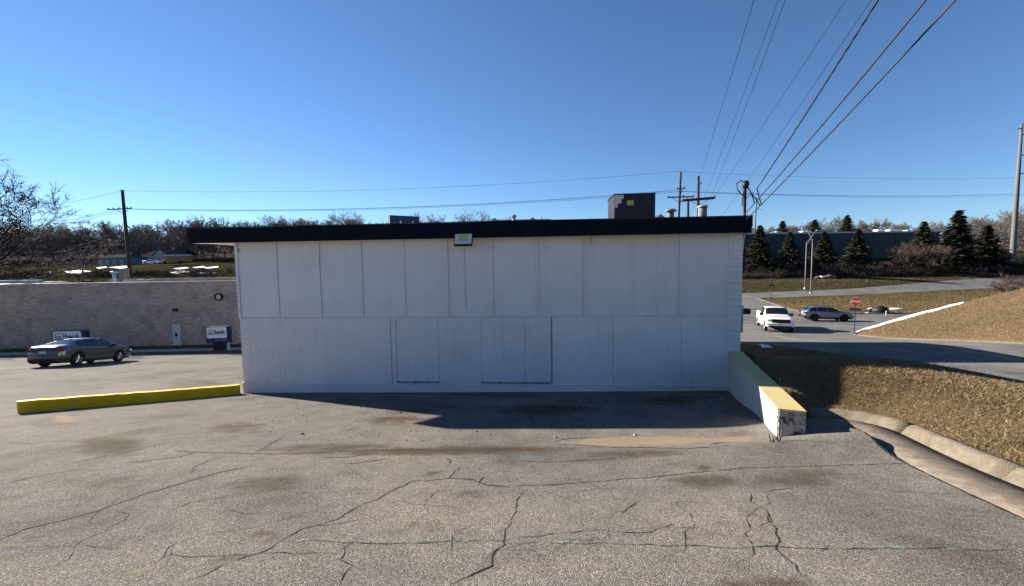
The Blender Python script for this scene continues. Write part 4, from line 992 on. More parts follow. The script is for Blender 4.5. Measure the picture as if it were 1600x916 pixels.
# ------------------------------------------------------------------ stop signs
def stop_sign(label, px, pyb, pyt, face, plate, wpx, Y):
    b = at(px, pyb, Y); b.z = max(HG(b.x, Y), H(b.x, Y)); top = at(px, pyt, b.y); h = top.z-b.z; r = wpx/2*b.y/FPX/math.cos(R(22.5))*.84
    t = thing("stop_sign", label, "stop sign", (b.x, b.y, b.z), face)
    MB().tube([(0,.03,-.3),(0,.03,h-.05)], .03, 8).obj("post", M_DARKMETAL, t)
    oc = lambda r_: [(r_*math.cos(R(22.5+45*k)), h-r+r_*math.sin(R(22.5+45*k))) for k in range(8)]
    MB().prism(oc(r), -.012, .0).obj("border", M_WHITEP, t); MB().prism(oc(r*.94), -.02, -.0125).obj("face_plate", M_SIGNRED, t)
    text("lettering", "STOP", r*.66, M_WHITEP, t, (0, -.0215, h-r-r*.235), (R(90),0,0), .004, 'CENTER', .002)
    if plate:
        zc = h-2*r-plate; MB().box(-r*1.02, r*1.02, -.01, .0, zc-.11, zc+.11).obj("name_plate", mat("plate_dark", (.03,.035,.03), .6), t)
stop_sign("red stop sign with dark plate on its post near the snow", 1335.5, 507, 464.5, R(-38), .28, 14.8, 31.0)
stop_sign("small distant red stop sign at the upper road junction", 1205.5, 463, 436.5, R(-33), .25, 8.2, 66.0)

# ------------------------------------------------------------------ poles
def lamp_pole(name, label, px, pyb, pyt, arm, Y=None):
    b = gnd(px, pyb, HG) if Y is None else Vector((*at(px, pyb, Y).xy, HG(at(px, pyb, Y).x, Y)))
    k = b.y/FPX; h = at(px, pyt, b.y).z-b.z; t = thing(name, label, "street light", b, 0)
    MB().tube([(0,0,-.2),(0,0,h)], [.13,.075], 10).obj("pole", M_POLEG, t, True); MB().tube([(0,0,0),(0,0,.5)], [.25,.2], 10).obj("base", M_GREYP, t)
    ex, ez = arm[0]*k, arm[1]*k
    MB().tube([(0,0,h-.05),(ex*.25,0,h+ez*.22),(ex*.85,0,h+ez*.95),(ex,0,h+ez)], .05, 8).obj("arm", M_POLEG, t, True)
    MB().tube([(0,0,h-6*k),(ex*.22,0,h+ez*.02),(ex*.85,0,h+ez*.85)], .04, 8).obj("brace", M_POLEG, t, True)
    s = 1 if ex > 0 else -1
    MB().box(*sorted((ex-.1*s, ex+arm[2]*k*s)), -.15, .15, h+ez-.06, h+ez+.10).obj("lamp_head", M_GREYP, t)
lamp_pole("street_light", "nearer tall street light with arm leaning left", 1266.8, 461, 374, (-10,17,8))
lamp_pole("street_light", "farther street light behind with arm leaning right", 1257.8, 452.5, 379, (15,18,5))
lamp_pole("street_light", "thin street light with slanting arm in front of the far houses", 129, 423, 398, (13,14,8), 95)

def wire(name, label, pts, r, group=None, sag=0, n=14):
    P = []
    for a, b in zip(pts, pts[1:]):
        a, b = Vector(a), Vector(b)
        for k in range(n): t = k/n; P.append(a.lerp(b, t) - Vector((0,0,sag*4*t*(1-t))))
    P.append(Vector(pts[-1])); o = MB().tube(P, r, 5).obj(name, M_CABLE)
    return tag(o, label, "cable", group)
def upole(label, px, pyb, pyt, Y, lean=0.0, r=.17):
    b = at(px, pyb, Y); top = at(px+lean, pyt, Y); zg = HG(b.x, Y)
    t = thing("utility_pole", label, "utility pole", (b.x, Y, zg)); d = (top-b)/(top.z-b.z); base = Vector((0,0,-.5)); tp = Vector((d.x*(top.z-zg), 0, top.z-zg))
    MB().tube([base, tp], [r*1.15, r*.8], 10).obj("pole", M_WOODPOLE, t, True)
    return t, (lambda pz: Vector((d.x*(pz-zg), 0, pz-zg))), b
def crossarm(t, c, w0, w1, tilt=0, th=.07, ins=(), double=False):
    for dy in ((-.22, .22) if double else (-.2,)):
        a = Vector((c.x-w0, dy, c.z-tilt)); b = Vector((c.x+w1, dy, c.z+tilt)); MB().tube([a, b], th, 6).obj("crossarm", M_WOODPOLE, t)
    for s in ins:
        x = c.x+s; z = c.z+tilt*s/max(w1,.1); MB().tube([(x,-.2,z),(x,-.2,z+.12),(x,-.2,z+.25)], [.05,.09,.05], 7).obj("insulator", M_INS, t)
    for s in (-1, 1): MB().tube([(c.x+s*min(w0,w1)*.7, -.15, c.z), (c.x, -.15, c.z-.7)], .03, 5).obj("brace", M_WOODPOLE, t)
YP = 55
tL, fL, bL = upole("dark wooden utility pole rising behind the brick bank", 205, 436, 298, YP, -13, .22)
zc = at(195, 327, YP).z; crossarm(tL, fL(zc), 2.0, 1.2, .05, .07, (-1.9,-1.2,-.5,.6,1.1)); zt2 = at(192, 298, YP).z; MB().tube([fL(zt2)+Vector((-.3,0,.05)), fL(zt2)+Vector((.3,0,.05))], .04, 6).obj("top_bracket", M_INS, tL)
YM = 52
tM, fM, bM = upole("tall dark pole left of the crossarm pair above the roof", 1055.5, 335, 269, YM, 3, .16)
zc = at(1058, 308.5, YM).z; crossarm(tM, fM(zc), 1.6, 1.7, .02, .085, (-1.5,.4,1.6)); zc2 = at(1058, 295.5, YM).z; crossarm(tM, fM(zc2), .5, .55, 0, .06, (-.45,.5))
YN = 46
tN, fN, bN = upole("dark utility pole with heavy double crossarm above the roof", 1093, 335, 275, YN, .3, .17)
zc = at(1093, 311.5, YN).z; crossarm(tN, fN(zc), 1.85, 1.75, .12, .13, (-1.75,-.8,1.6), True)
MB().tube([fN(at(1093,323,YN).z)+Vector((.2,-.2,0)), fN(at(1093,323,YN).z)+Vector((.75,-.2,.02))], .03, 6).obj("switch_arm", M_WOODPOLE, tN)
MB().tube([fN(at(1093,327,YN).z)+Vector((.8,-.2,0)), fN(at(1093,319,YN).z)+Vector((.8,-.2,0))], [.09,.06], 8).obj("insulator", M_INS, tN)
for z_ in (286, 288): MB().tube([fN(at(1093,z_,YN).z)+Vector((-.25,-.2,0)), fN(at(1093,z_,YN).z)+Vector((.25,-.2,0))], .05, 6).obj("bolt_bracket", M_INS, tN)
upole("short stub pole between the two crossarm poles", 1077.5, 335, 312, YN+3, 0, .17)
# slim antenna mast behind the service mast, and the big steel pole on the right
YA = 140; bx_ = at(1180, 372, YA); t = thing("antenna_mast", "slender mast with curved side rods beyond the roof corner", "mast", (bx_.x, YA, HG(bx_.x, YA)))
hh = at(1182, 308, YA).z-HG(bx_.x, YA); MB().tube([(-.4,0,-.3),(.2,0,hh)], [.26,.14], 8).obj("pole", M_DARKMETAL, t)
for k in (.80, .88, .97): MB().tube([(0,0,hh*k),(1.2,0,hh*k+.15),(2.4,0,hh*k-.25)], .07, 5).obj("side_rod", M_DARKMETAL, t)
YS = 125; b = at(1582, 402, YS); tp = at(1596.5, 194, YS); zg = HG(b.x, YS); t = thing("transmission_pole", "tall tapered steel transmission pole at the right edge", "steel pole", (b.x, YS, zg))
dx = (tp.x-b.x); MB().tube([(0,0,-1),(0,0,.2),(dx*.5,0,(tp.z-zg)*.5),(dx,0,tp.z-zg)], [.75,.72,.52,.32], 12).obj("pole", mat("weathered_steel", (.10,.095,.09), .8, (.14,.132,.125), 2), t, True)
for py_, s in ((211,1),(243,1),(272,1),(200,-1)):
    z_ = at(1590, py_, YS).z-zg; f = z_/(tp.z-zg); MB().tube([(dx*f,0,z_),(dx*f+(4.5 if s>0 else -1.2),0,z_+(.4 if s>0 else -.4))], [.18,.08], 6).obj("arm", M_DARKMETAL, t)
# street wires between the poles
def P3(px, py, Y): return tuple(at(px, py, Y))
top3 = [P3(-150, 341, 62), P3(192, 298, YP), P3(1058, 268, YM), P3(1700, 272, 90)]
wire("overhead_wire", "single top wire strung across the sky between utility poles", top3, .014, sag=1.0)
for k, (dy, s) in enumerate(((0, -1.6), (1.0, -.6), (4, .9))):
    wire("overhead_wire", "lower wire of the bundle strung between the utility poles", [P3(-150, 368+dy, 62), P3(197+s*5, 326+dy*.4, YP), P3(1056+s*8, 298+dy*.4, YM), P3(1700, 296+dy*.9, 90)], .016, "lower wires between the poles", sag=1.0)
# wires running overhead toward a pole behind the camera
def over(a, Ya, b, Yb, r, label, group=None, ext=3.0, sag=.0):
    A, B = Vector(at(*a, Ya)), Vector(at(*b, Yb)); E_ = B + (B-A)*(ext*Yb/(Ya-Yb)); wire("overhead_wire", label, [A, B, E_], r, group, sag)
over((1094, 274), YN, (1178, 0), 14, .011, "leftmost thin wire climbing from the crossarm pole to the top edge", sag=.15)
over((1101, 306), YN, (1216, 0), 14, .010, "left wire of the thin close pair climbing from the crossarm", sag=.12)
over((1112, 306), YN, (1227, 0), 14, .011, "right wire of the thin close pair climbing from the crossarm", sag=.12)
over((1060, 385), YN+20, (1322, 0), 13, .010, "thin wire passing left of the service mast up to the top edge", sag=.3)
over((1118, 350), YN+10, (1352, 14), 12, .010, "thin wire running beside the twisted service cable", sag=.25)
A_ = Vector((MX.x+.24, MX.y-.12, mtop-.2)); B_ = Vector(at(1364, 0, 5.0))
def twisted(A, B, r, label):
    E_ = B + (B-A)*.9; t = thing("service_cable", label, "cable", A)
    L = (E_-A).length; d = (E_-A)/L; a = d.orthogonal().normalized(); b = d.cross(a); n = int(L/.05)
    for k in range(3):
        P = []
        for i in range(n+1):
            s = i/n; th = s*L*9+k*2.094; P.append(d*(s*L) + (a*math.cos(th)+b*math.sin(th))*r*.9 - Vector((0,0,.10*4*s*(1-s))))
        MB().tube(P, r*.8, 5).obj("strand", M_CABLE, t)
twisted(A_, B_, .0075, "twisted black service cable climbing from the mast to the top edge")
c0 = bw(BW+.1, .3, ZRB+.42); B_ = Vector(at(1447, 0, 4.4)); wire("overhead_wire", "thick black cable rising from the roof corner, left of two", [c0, B_, B_+(B_-c0)*.9], .010, None, .05)
c0 = bw(BW+.03, .9, ZRB-.05); B_ = Vector(at(1493, 0, 4.3)); wire("overhead_wire", "thick black cable rising from the wall under the eave, rightmost", [c0, B_, B_+(B_-c0)*.9], .010, None, .05)

# ------------------------------------------------------------------ trees
def grow(seed, Hh, spread, depth, nb, lean=(0,0), droop=0.0, trunk_frac=.28, ratio=.72, rmin=.012, r0=None, wig=.18):
    """segments (p, q, r0, r1, level) of a leafless tree"""
    rr = random.Random(seed); segs = []
    def branch(p, d, L, r, lv):
        n = 4 if lv < 2 else 3
        q = p
        for i in range(n):
            d2 = (d + Vector((rr.gauss(0,wig), rr.gauss(0,wig), rr.gauss(0,wig*.7) + (.07 - droop*lv*.06)))).normalized()
            e = q + d2*(L/n); ra = r*(1-.45*i/n); rb = r*(1-.45*(i+1)/n); segs.append((q, e, ra, rb, lv)); q = e; d = d2
            if lv < depth and (i >= 1 or lv > 0):
                for _ in range(nb if lv < depth-1 else nb+1):
                    if rr.random() < .30 + .13*i:
                        ax = Vector((rr.gauss(0,1), rr.gauss(0,1), rr.gauss(0,.6))); ax = (ax - d*ax.dot(d)).normalized()
                        nd_ = (d*rr.uniform(.35,.8) + ax*spread*rr.uniform(.6,1.1)).normalized(); branch(q, nd_, L*ratio*rr.uniform(.6,1.05), max(rmin, rb*rr.uniform(.45,.7)), lv+1)
        if lv < depth:
            for _ in range(2):
                ax = Vector((rr.gauss(0,1), rr.gauss(0,1), rr.gauss(0,.5))); ax = (ax - d*ax.dot(d)).normalized()
                branch(q, (d + ax*spread*.55).normalized(), L*ratio*rr.uniform(.75,1.1), max(rmin, r*.5), lv+1)
    branch(Vector((0,0,-.3)), Vector((lean[0], lean[1], 1)).normalized(), Hh*trunk_frac, r0 or Hh*.017, 0)
    mz = max(s[1].z for s in segs); k = Hh/mz
    return [(a*k, b*k, ra, rb, l) for a, b, ra, rb, l in segs]
def segs_np(segs, n):
    A = np.array([s[0] for s in segs]); B = np.array([s[1] for s in segs]); ra = np.array([s[2] for s in segs]); rb = np.array([s[3] for s in segs])
    d = B-A; d /= np.linalg.norm(d, axis=1)[:,None]+1e-9
    ref = np.where(np.abs(d[:,2:3]) < .9, np.array([[0,0,1.]]), np.array([[1.,0,0]])); a = np.cross(d, ref); a /= np.linalg.norm(a, axis=1)[:,None]+1e-9; b = np.cross(d, a)
    k = len(A); V = np.empty((k, 2*n, 3))
    for j in range(n):
        t = 2*math.pi*j/n; o = a*math.cos(t)+b*math.sin(t); V[:,j] = A+o*ra[:,None]; V[:,n+j] = B+o*rb[:,None]
    base = (np.arange(k)*2*n)[:,None]
    F = np.concatenate([base+np.array([[j, (j+1) % n, n+(j+1) % n, n+j]]) for j in range(n)])
    return V.reshape(-1, 3), F
def strips_np(segs):
    A = np.array([s[0] for s in segs]); B = np.array([s[1] for s in segs]); ra = np.array([s[2] for s in segs])[:,None]*1.2; rb = np.array([s[3] for s in segs])[:,None]*1.2
    d = B-A; a = np.cross(d, rng.normal(0, 1, d.shape)); a /= np.linalg.norm(a, axis=1)[:,None]+1e-9
    V = np.stack([A-a*ra, A+a*ra, B+a*rb, B-a*rb], 1).reshape(-1, 3); return V, np.arange(4*len(A)).reshape(-1, 4)
def tree_meshes(segs, cut, m1, m2, n1=6, n2=3):
    hi = [s for s in segs if s[4] <= cut]; lo = [s for s in segs if s[4] > cut]
    a = mesh_np("trunk", *segs_np(hi, n1)); b = mesh_np("crown", *segs_np(lo, n2)); a.materials.append(m1); b.materials.append(m2)
    return a, b
def place_tree(name, label, cat, ms, loc, rz, sc, group=None):
    t = thing(name, label, cat, loc, rz, group); t.scale = (sc[0], sc[0], sc[1])
    for nm, me in zip(("trunk", "crown"), ms): link(nm, me, None, t)
    return t
# the big bare tree at the left edge
bt = grow(11, 20.0, .85, 6, 1, (.15,-.05), .12, .20, .78, .026, .46, .17)
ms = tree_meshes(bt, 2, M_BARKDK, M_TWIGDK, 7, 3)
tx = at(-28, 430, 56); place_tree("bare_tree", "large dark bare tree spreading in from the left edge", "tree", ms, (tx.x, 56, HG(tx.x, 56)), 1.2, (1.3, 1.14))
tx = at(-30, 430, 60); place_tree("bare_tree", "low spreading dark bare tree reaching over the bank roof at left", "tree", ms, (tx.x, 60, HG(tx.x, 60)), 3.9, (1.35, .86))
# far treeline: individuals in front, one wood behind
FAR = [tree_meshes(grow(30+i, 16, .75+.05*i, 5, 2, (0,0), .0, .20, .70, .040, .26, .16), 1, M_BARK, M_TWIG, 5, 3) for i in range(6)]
FARS = [grow(60+i, 14, .75, 4, 1, (0,0), .0, .15, .76, .085, .2, .2) for i in range(4)]
rt = random.Random(5)
def far_tree(px, pyb, pyt, Y, label, group, k=None):
    b = at(px, pyb, Y); z = HG(b.x, Y); top = at(px, pyt, Y).z; h = max(5, top-z); i = rt.randrange(6) if k is None else k
    s = h/16.0; place_tree("bare_tree", label, "tree", FAR[i], (b.x, Y, z), rt.uniform(0, 6.28), (s*rt.uniform(.85,1.25), s), group)
skyl = [(100,348),(150,342),(200,352),(240,342),(290,340),(320,332),(345,336),(400,344),(440,338),(466,330),(500,338),(520,334),(560,332),(580,340),(610,345),(650,342),(700,332),(745,340),(800,352)]
def zone(px):
    for lim, w in ((90, "behind the big tree at the left edge"), (185, "left of the wooden pole"), (290, "behind the far houses and bus"), (480, "above the roof's left end"), (612, "left of the pylon sign"), (2000, "right of the pylon sign")):
        if px < lim: return "grey bare tree in the far treeline " + w, "far bare trees " + w
for i in range(46):
    px = -120 + i*18 + rt.uniform(-7, 7); py = np.interp(px, [q[0] for q in skyl], [q[1] for q in skyl]) + rt.uniform(-4, 9)
    if 770 < px < 960: py = 352
    far_tree(px, 405, py, rt.uniform(165, 195), *zone(px))
for px, py, Y in ((697,326,120),(718,330,118),(745,334,110)): far_tree(px, 400, py, Y, "rounded bare tree just above the roof, nearer than the treeline", "bare trees above the roof")
for i in range(26):
    px = 1150 + i*19 + rt.uniform(-6, 6); py = np.interp(px, [1150,1250,1330,1400,1480,1540,1600,1700], [346,345,338,340,348,338,326,330]) + rt.uniform(-4, 8)
    far_tree(px, 395, py, rt.uniform(172, 200), "grey bare tree behind the dark warehouse", "bare trees behind the warehouse")
far_tree(1560, 395, 322, 150, "large spreading bare tree near the steel pole", None, 2)
def wood(name, label, spots, m):
    Vs, Fs, o = [], [], 0; base = [strips_np(s) for s in FARS]
    for x, y, h in spots:
        V, F = base[rt.randrange(4)]; a = rt.uniform(0, 6.28); s = h/14; c, sn = math.cos(a)*s*1.15, math.sin(a)*s*1.15
        W_ = np.stack([V[:,0]*c-V[:,1]*sn+x, V[:,0]*sn+V[:,1]*c+y, V[:,2]*s+HG(x, y)], -1); Vs.append(W_); Fs.append(F+o); o += len(V)
    me = mesh_np(name, np.concatenate(Vs), np.concatenate(Fs)); return tag(link(name, me, m), label, "wood", kind="stuff")
sp = []
for i in range(240):
    px = rt.uniform(-200, 900); Y = rt.uniform(185, 270); py = np.interp(px, [q[0] for q in skyl], [q[1] for q in skyl]) + rt.uniform(2, 26); x = at(px, 400, Y).x; z = HG(x, Y); sp.append((x, Y, max(4, at(px, py, Y).z-z)))
for i in range(170):
    px = rt.uniform(-200, 480); Y = rt.uniform(163, 190); x = at(px, 400, Y).x; sp.append((x, Y, max(4, at(px, rt.uniform(358, 388), Y).z-HG(x, Y))))
wood("bare_wood", "dense dark winter wood filling the left background", sp, M_TWIG)
sp = []
for i in range(150):
    px = rt.uniform(1100, 1720); Y = rt.uniform(185, 260); py = np.interp(px, [1150,1330,1480,1600], [352,346,352,338]) + rt.uniform(2, 24); x = at(px, 400, Y).x; sp.append((x, Y, max(4, at(px, py, Y).z-HG(x, Y))))
wood("bare_wood", "dense brown winter wood behind the warehouse on the right", sp, M_TWIG)

# spruces
def spruce(seed, Hh, Rr):
    rr = random.Random(seed); V = []; F = []
    lv = 34
    for i in range(lv):
        f = i/(lv-1); z = Hh*(.07+.91*f); rad = Rr*((1-f)**.80)*rr.uniform(.82,1.12)*(1 if f > .1 else .8) + .12
        for k in range(int(9+10*(1-f))):
            a = rr.uniform(0, 6.283); L = rad*rr.uniform(.55, 1.12); dr = rr.uniform(.10,.35); nseg = 5
            for s in range(nseg):
                for _ in range(2):
                    t = (s+rr.random())/nseg; r_ = L*t; zz = z - dr*r_*t + rr.uniform(-.10,.16); cx, cy = r_*math.cos(a), r_*math.sin(a); w = (.30+.36*(1-t))*rr.uniform(.6,1.4)*(.55+.45*(1-f)); l = w*rr.uniform(1.0,1.9); a2 = a+rr.uniform(-1.0,1.0); ux, uy = math.cos(a2), math.sin(a2); o = len(V)
                    tz = rr.uniform(-.35,.15)*l; n1 = rr.uniform(-.5,.5)*w
                    V += [(cx-uy*w*.5, cy+ux*w*.5, zz+n1), (cx+uy*w*.5, cy-ux*w*.5, zz-n1), (cx+ux*l, cy+uy*l, zz+tz)]; F.append((o, o+1, o+2))
    me = mesh_np("crown", V, F); me.materials.append(M_SPRUCE)
    tm = MB().tube([(0,0,-.5),(0,0,Hh*.5),(0,0,Hh*.97)], [Hh*.018, Hh*.012, .02], 7); me2 = bpy.data.meshes.new("trunk"); me2.from_pydata(tm.v, [], tm.f); me2.materials.append(M_BARKDK)
    return me2, me
SPR = [spruce(3+i, 12, 3.3+.3*i) for i in range(4)]
for px, pyb, pyt, Y, wpx, lab in ((1186,416,352,108,44,"dark spruce closest to the white building's corner"),(1233,414,363,110,32,"dark conical spruce left of the street lights"),(1287,412,362,112,34,"dark spruce right behind the street lights"),(1340,408,357,112,34,"narrow dark spruce in front of the warehouse middle"),
        (1441,408,346,112,42,"rounded dark spruce left of the tallest one"),(1494,410,329,108,50,"tallest dark spruce at the warehouse's right end"),(1541,402,352,110,44,"dark spruce right of the tallest one")):
    b = at(px, pyb, Y); z = HG(b.x, Y); h = at(px, pyt, Y).z-z; w = wpx*Y/FPX/2; i = rt.randrange(4)
    t = place_tree("spruce_tree", lab, "tree", SPR[i], (b.x, Y, z), rt.uniform(0,6), (w/(3.3+.3*i)*1.5, h/12), None)
for px, pyt, Y in ((1272,343,150),(1322,336,150),(1222,345,150)):
    b = at(px, 395, Y); z = HG(b.x, Y); h = at(px, pyt, Y).z-z; place_tree("evergreen_tree", "dark round evergreen showing above the warehouse roof", "tree", SPR[1], (b.x, Y, z), px, (1.7, h/12), "evergreens above the warehouse roof")
# russet shrubs and the dark brush bank
SHR = [tree_meshes(grow(90+i, 4.5, .55, 4, 2, (0,0), 0, .16, .8, .02, .05, .15), 1, M_BARK, M_TWIGRED, 4, 3) for i in range(3)]
for px, pyb, pyt, Y, lab in ((1405,416,376,104,"russet bare shrub at the left of the shrub row"),(1425,416,380,104,"russet bare shrub second in the shrub row"),(1452,418,376,103,"tall russet shrub below the rounded spruce"),(1475,418,380,103,"russet shrub below the tallest spruce"),(1578,440,424,60,"small brown bush on the hill's top edge")):
    b = at(px, pyb, Y); z = HG(b.x, Y); h = max(1.2, at(px, pyt, Y).z-z); place_tree("bare_shrub", lab, "shrub", SHR[px % 3], (b.x, Y, z), px, (h/4.5*1.4, h/4.5), None)
def brush(name, label, n, x0, x1, Y0, Y1, h0, h1, m):
    sp = []
    for i in range(n):
        px = rt.uniform(x0, x1); Y = rt.uniform(Y0, Y1); x = at(px, 420, Y).x; sp.append((x, Y, rt.uniform(h0, h1)))
    Vs, Fs, o = [], [], 0; base = [strips_np(grow(120+i, 2, .8, 3, 2, (0,0), 0, .2, .8, .022, .03, .25)) for i in range(3)]
    for x, y, h in sp:
        V, F = base[rt.randrange(3)]; a = rt.uniform(0, 6.28); s = h/2; c, sn = math.cos(a)*s*1.5, math.sin(a)*s*1.5
        Vs.append(np.stack([V[:,0]*c-V[:,1]*sn+x, V[:,0]*sn+V[:,1]*c+y, V[:,2]*s+HG(x, y)], -1)); Fs.append(F+o); o += len(V)
    return tag(link(name, mesh_np(name, np.concatenate(Vs), np.concatenate(Fs)), m), label, "brush", kind="stuff")
brush("brush", "dark tangled brush on the bank below the spruces", 210, 1120, 1680, 100, 113, 1.2, 2.6, M_TWIGDK)
brush("brush", "pale dry weeds along the front of the dark brush", 90, 1150, 1400, 99, 102, .8, 1.5, M_TWIGRED)
brush("brush", "low brown brush strip along the field behind the bank", 170, -150, 480, 84, 91, .7, 1.5, M_TWIGDK)

# ------------------------------------------------------------------ warehouse, apartments, houses, bus
wz = HG(at(1350, 400, 134).x, 134)-1.5
xl, xr_ = at(1150, 400, 134).x, at(1478, 362, 134).x; zt = at(1340, 361.5, 134).z
wh = thing("warehouse", "long dark blue grey warehouse behind the spruces", "building", (xl, 134, wz), R(1.5)); Lw = xr_-xl; hw = zt-wz
MB().box(0, Lw, .06, 40, 0, hw-.5).obj("wall", M_WAREH, wh)
n = 9
for k in range(n): MB().box(Lw*k/n+.06, Lw*(k+1)/n-.06, -.02, .058, .4, hw-.5).obj("wall_panel", M_WAREH, wh)
MB().box(-.1, Lw+.1, -.12, 40.1, hw-.498, hw).obj("coping", mat("coping_pale", (.45,.44,.42), .6), wh); MB().box(0, Lw, -.05, -.021, 0, .38).obj("plinth", M_GREYP, wh)
for i, (px, w, h) in enumerate(((1188,2,1.4),(1210,3,1.6),(1215,2,2.0),(1240,3,1.5),(1258,3.2,2.2),(1340,2,1),(1372,2,2.4),(1395,4,2.2),(1416,1,1.8))):
    u_ = at(px, 362, 150).x; t = thing("rooftop_unit", ["pale rooftop unit nearest the roof corner on the warehouse","long pale unit on the warehouse roof left of the spruce","tall pale unit second on the warehouse roof","pale unit on the warehouse roof by the street light","bright square unit on the warehouse roof by the lamp head","low dark unit on the warehouse roof middle","narrow pale unit on the warehouse roof middle","wide pale unit on the warehouse roof","slim pale vent at the warehouse roof's right part"][i], "rooftop unit", (u_, 150, zt+.02)); h *= .65
    MB().box(-w/2, w/2, -1, 1, .1, h).obj("cabinet", M_WHITEP if i != 5 else M_DARKMETAL, t); MB().box(-w/2-.08, w/2+.08, -1.08, 1.08, h, h+.1).obj("lid", M_GREYP, t); MB().box(-w/2+.1, w/2-.1, -.9, .9, 0, .1).obj("base_frame", M_GREYP, t)
def house(name, label, px0, px1, pyb, pye, pyr, Y, wallm, roofm, depth=9, gables=(), hip=True, nwin=4):
    a, b = at(px0, pyb, Y), at(px1, pyb, Y); z0 = min(a.z, b.z)-1.5; ze = at((px0+px1)/2, pye, Y).z; zr_ = at((px0+px1)/2, pyr, Y).z; w = b.x-a.x
    t = thing(name, label, "building", (a.x, Y, z0)); he, hr_ = ze-z0, zr_-z0; o = .4; ins = min(w*.25, depth/2) if hip else 0
    MB().box(0, w, 0, depth, 0, he).obj("wall", wallm, t)
    rf = MB().add([(-o,-o,he),(w+o,-o,he),(w+o,depth+o,he),(-o,depth+o,he),(ins,depth/2,hr_),(w-ins,depth/2,hr_)], [(0,1,5,4),(2,3,4,5),(1,2,5),(3,0,4),(3,2,1,0)]).obj("roof", roofm, t)
    for (f0, f1, hz_) in gables:
        x0, x1 = w*f0, w*f1; zg_ = he+(hr_-he)*hz_
        MB().add([(x0,-1.2,0),(x1,-1.2,0),(x1,-1.2,he),((x0+x1)/2,-1.2,zg_),(x0,-1.2,he),(x0,1,0),(x1,1,0),(x1,1,he),((x0+x1)/2,depth*.4,zg_),(x0,1,he)], [(0,1,2,3,4),(1,6,7,2),(0,4,9,5)]).obj("gable_wall", wallm, t)
        MB().add([(x0-.3,-1.5,he-.15),((x0+x1)/2,-1.5,zg_+.08),((x0+x1)/2,depth*.45,zg_+.08),(x0-.3,depth*.3,he-.15),(x1+.3,-1.5,he-.15),(x1+.3,depth*.3,he-.15)], [(0,1,2,3),(1,4,5,2)]).obj("gable_roof", roofm, t)
    for k in range(nwin):
        x = w*(k+.5)/nwin; win = MB().box(x-.5, x+.5, -.06, .01, he*.45, he*.8).obj("window", M_WHITEP, t); MB().box(x-.42, x+.42, -.08, -.061, he*.48, he*.77).obj("pane", M_GLASS, win)
    MB().tube([(w*.7, depth*.6, he), (w*.7, depth*.6, hr_+.8)], .25, 6).obj("chimney", M_GREYP, rf)
    return t
M_HWALL = mat("house_siding", (.30,.29,.28), .7, (.36,.35,.34), 1); M_HBLUE = mat("house_blue", (.13,.17,.21), .7)
house("house", "pale grey house with a gabled roof behind the school bus", 221, 268, 409, 399, 389, 150, M_HWALL, M_SHINGLE, 9, ((.5,.95,.9),))
house("house", "blue grey low house left of the utility pole", 152, 196, 416, 403, 397, 140, M_HBLUE, M_SHINGLE, 9)
house("house", "grey house set behind the gabled one near its chimney", 258, 284, 405, 398, 387, 168, M_HWALL, M_SHINGLE, 9, (), True, 2)
house("house", "dim grey house behind the bare tree's lower branches", 60, 100, 418, 408, 400, 145, M_HBLUE, M_SHINGLE, 9)
house("house", "dark blue house right of the utility pole", 206, 226, 413, 405, 399, 158, M_HBLUE, M_SHINGLE, 8, (), True, 2)
house("apartment_block", "apartment block with dark hipped roof above the roof line's middle", 742, 895, 395, 350, 339, 132, M_HWALL, M_SHINGLE, 14, ((.12,.3,.8),(.5,.68,.8)), True, 10)
house("apartment_block", "apartment block with grey hipped roof left of the crossarm poles", 935, 1075, 395, 346, 334, 128, M_HWALL, M_SHINGLE, 14, ((.6,.75,.8),), True, 8)
# school bus
p0, p1 = at(252, 413, 132), at(292, 413, 132); zg = HG((p0.x+p1.x)/2, 132); Lb = p1.x-p0.x; M_BUS = mat("bus_orange", (.26,.15,.055), .6)
t = thing("school_bus", "orange school bus parked along the far field", "bus", (p0.x, 132, zg+max(0, p0.z-zg)))
MB().box(1.2, Lb, 0, 2.4, .6, 2.75).obj("body", M_BUS, t); MB().box(1.22, Lb-.02, .1, 2.3, 2.752, 2.95).obj("roof", M_WHITEP, t); MB().box(0, 1.19, .2, 2.2, .6, 1.6).obj("bonnet", M_BUS, t)
for k in range(7): MB().box(1.6+k*(Lb-2.2)/7, 1.6+(k+.75)*(Lb-2.2)/7, -.03, 0.0, 1.75, 2.4).obj("window", M_GLASS, t)
for x in (1.0, Lb*.75): MB().disc((x, .1, .5), (0,1,0), .5, 14, .3).obj("wheel", M_TYRE, t)
# small white car left of the bus
p0 = at(238, 413, 130); P = dict(SED); P['paint'] = M_TRUCKP; make_car("parked_car", "tiny white car parked left of the school bus", "car", (p0.x, 130, HG(p0.x, 130)+max(0, p0.z-HG(p0.x, 130))), R(5), P)
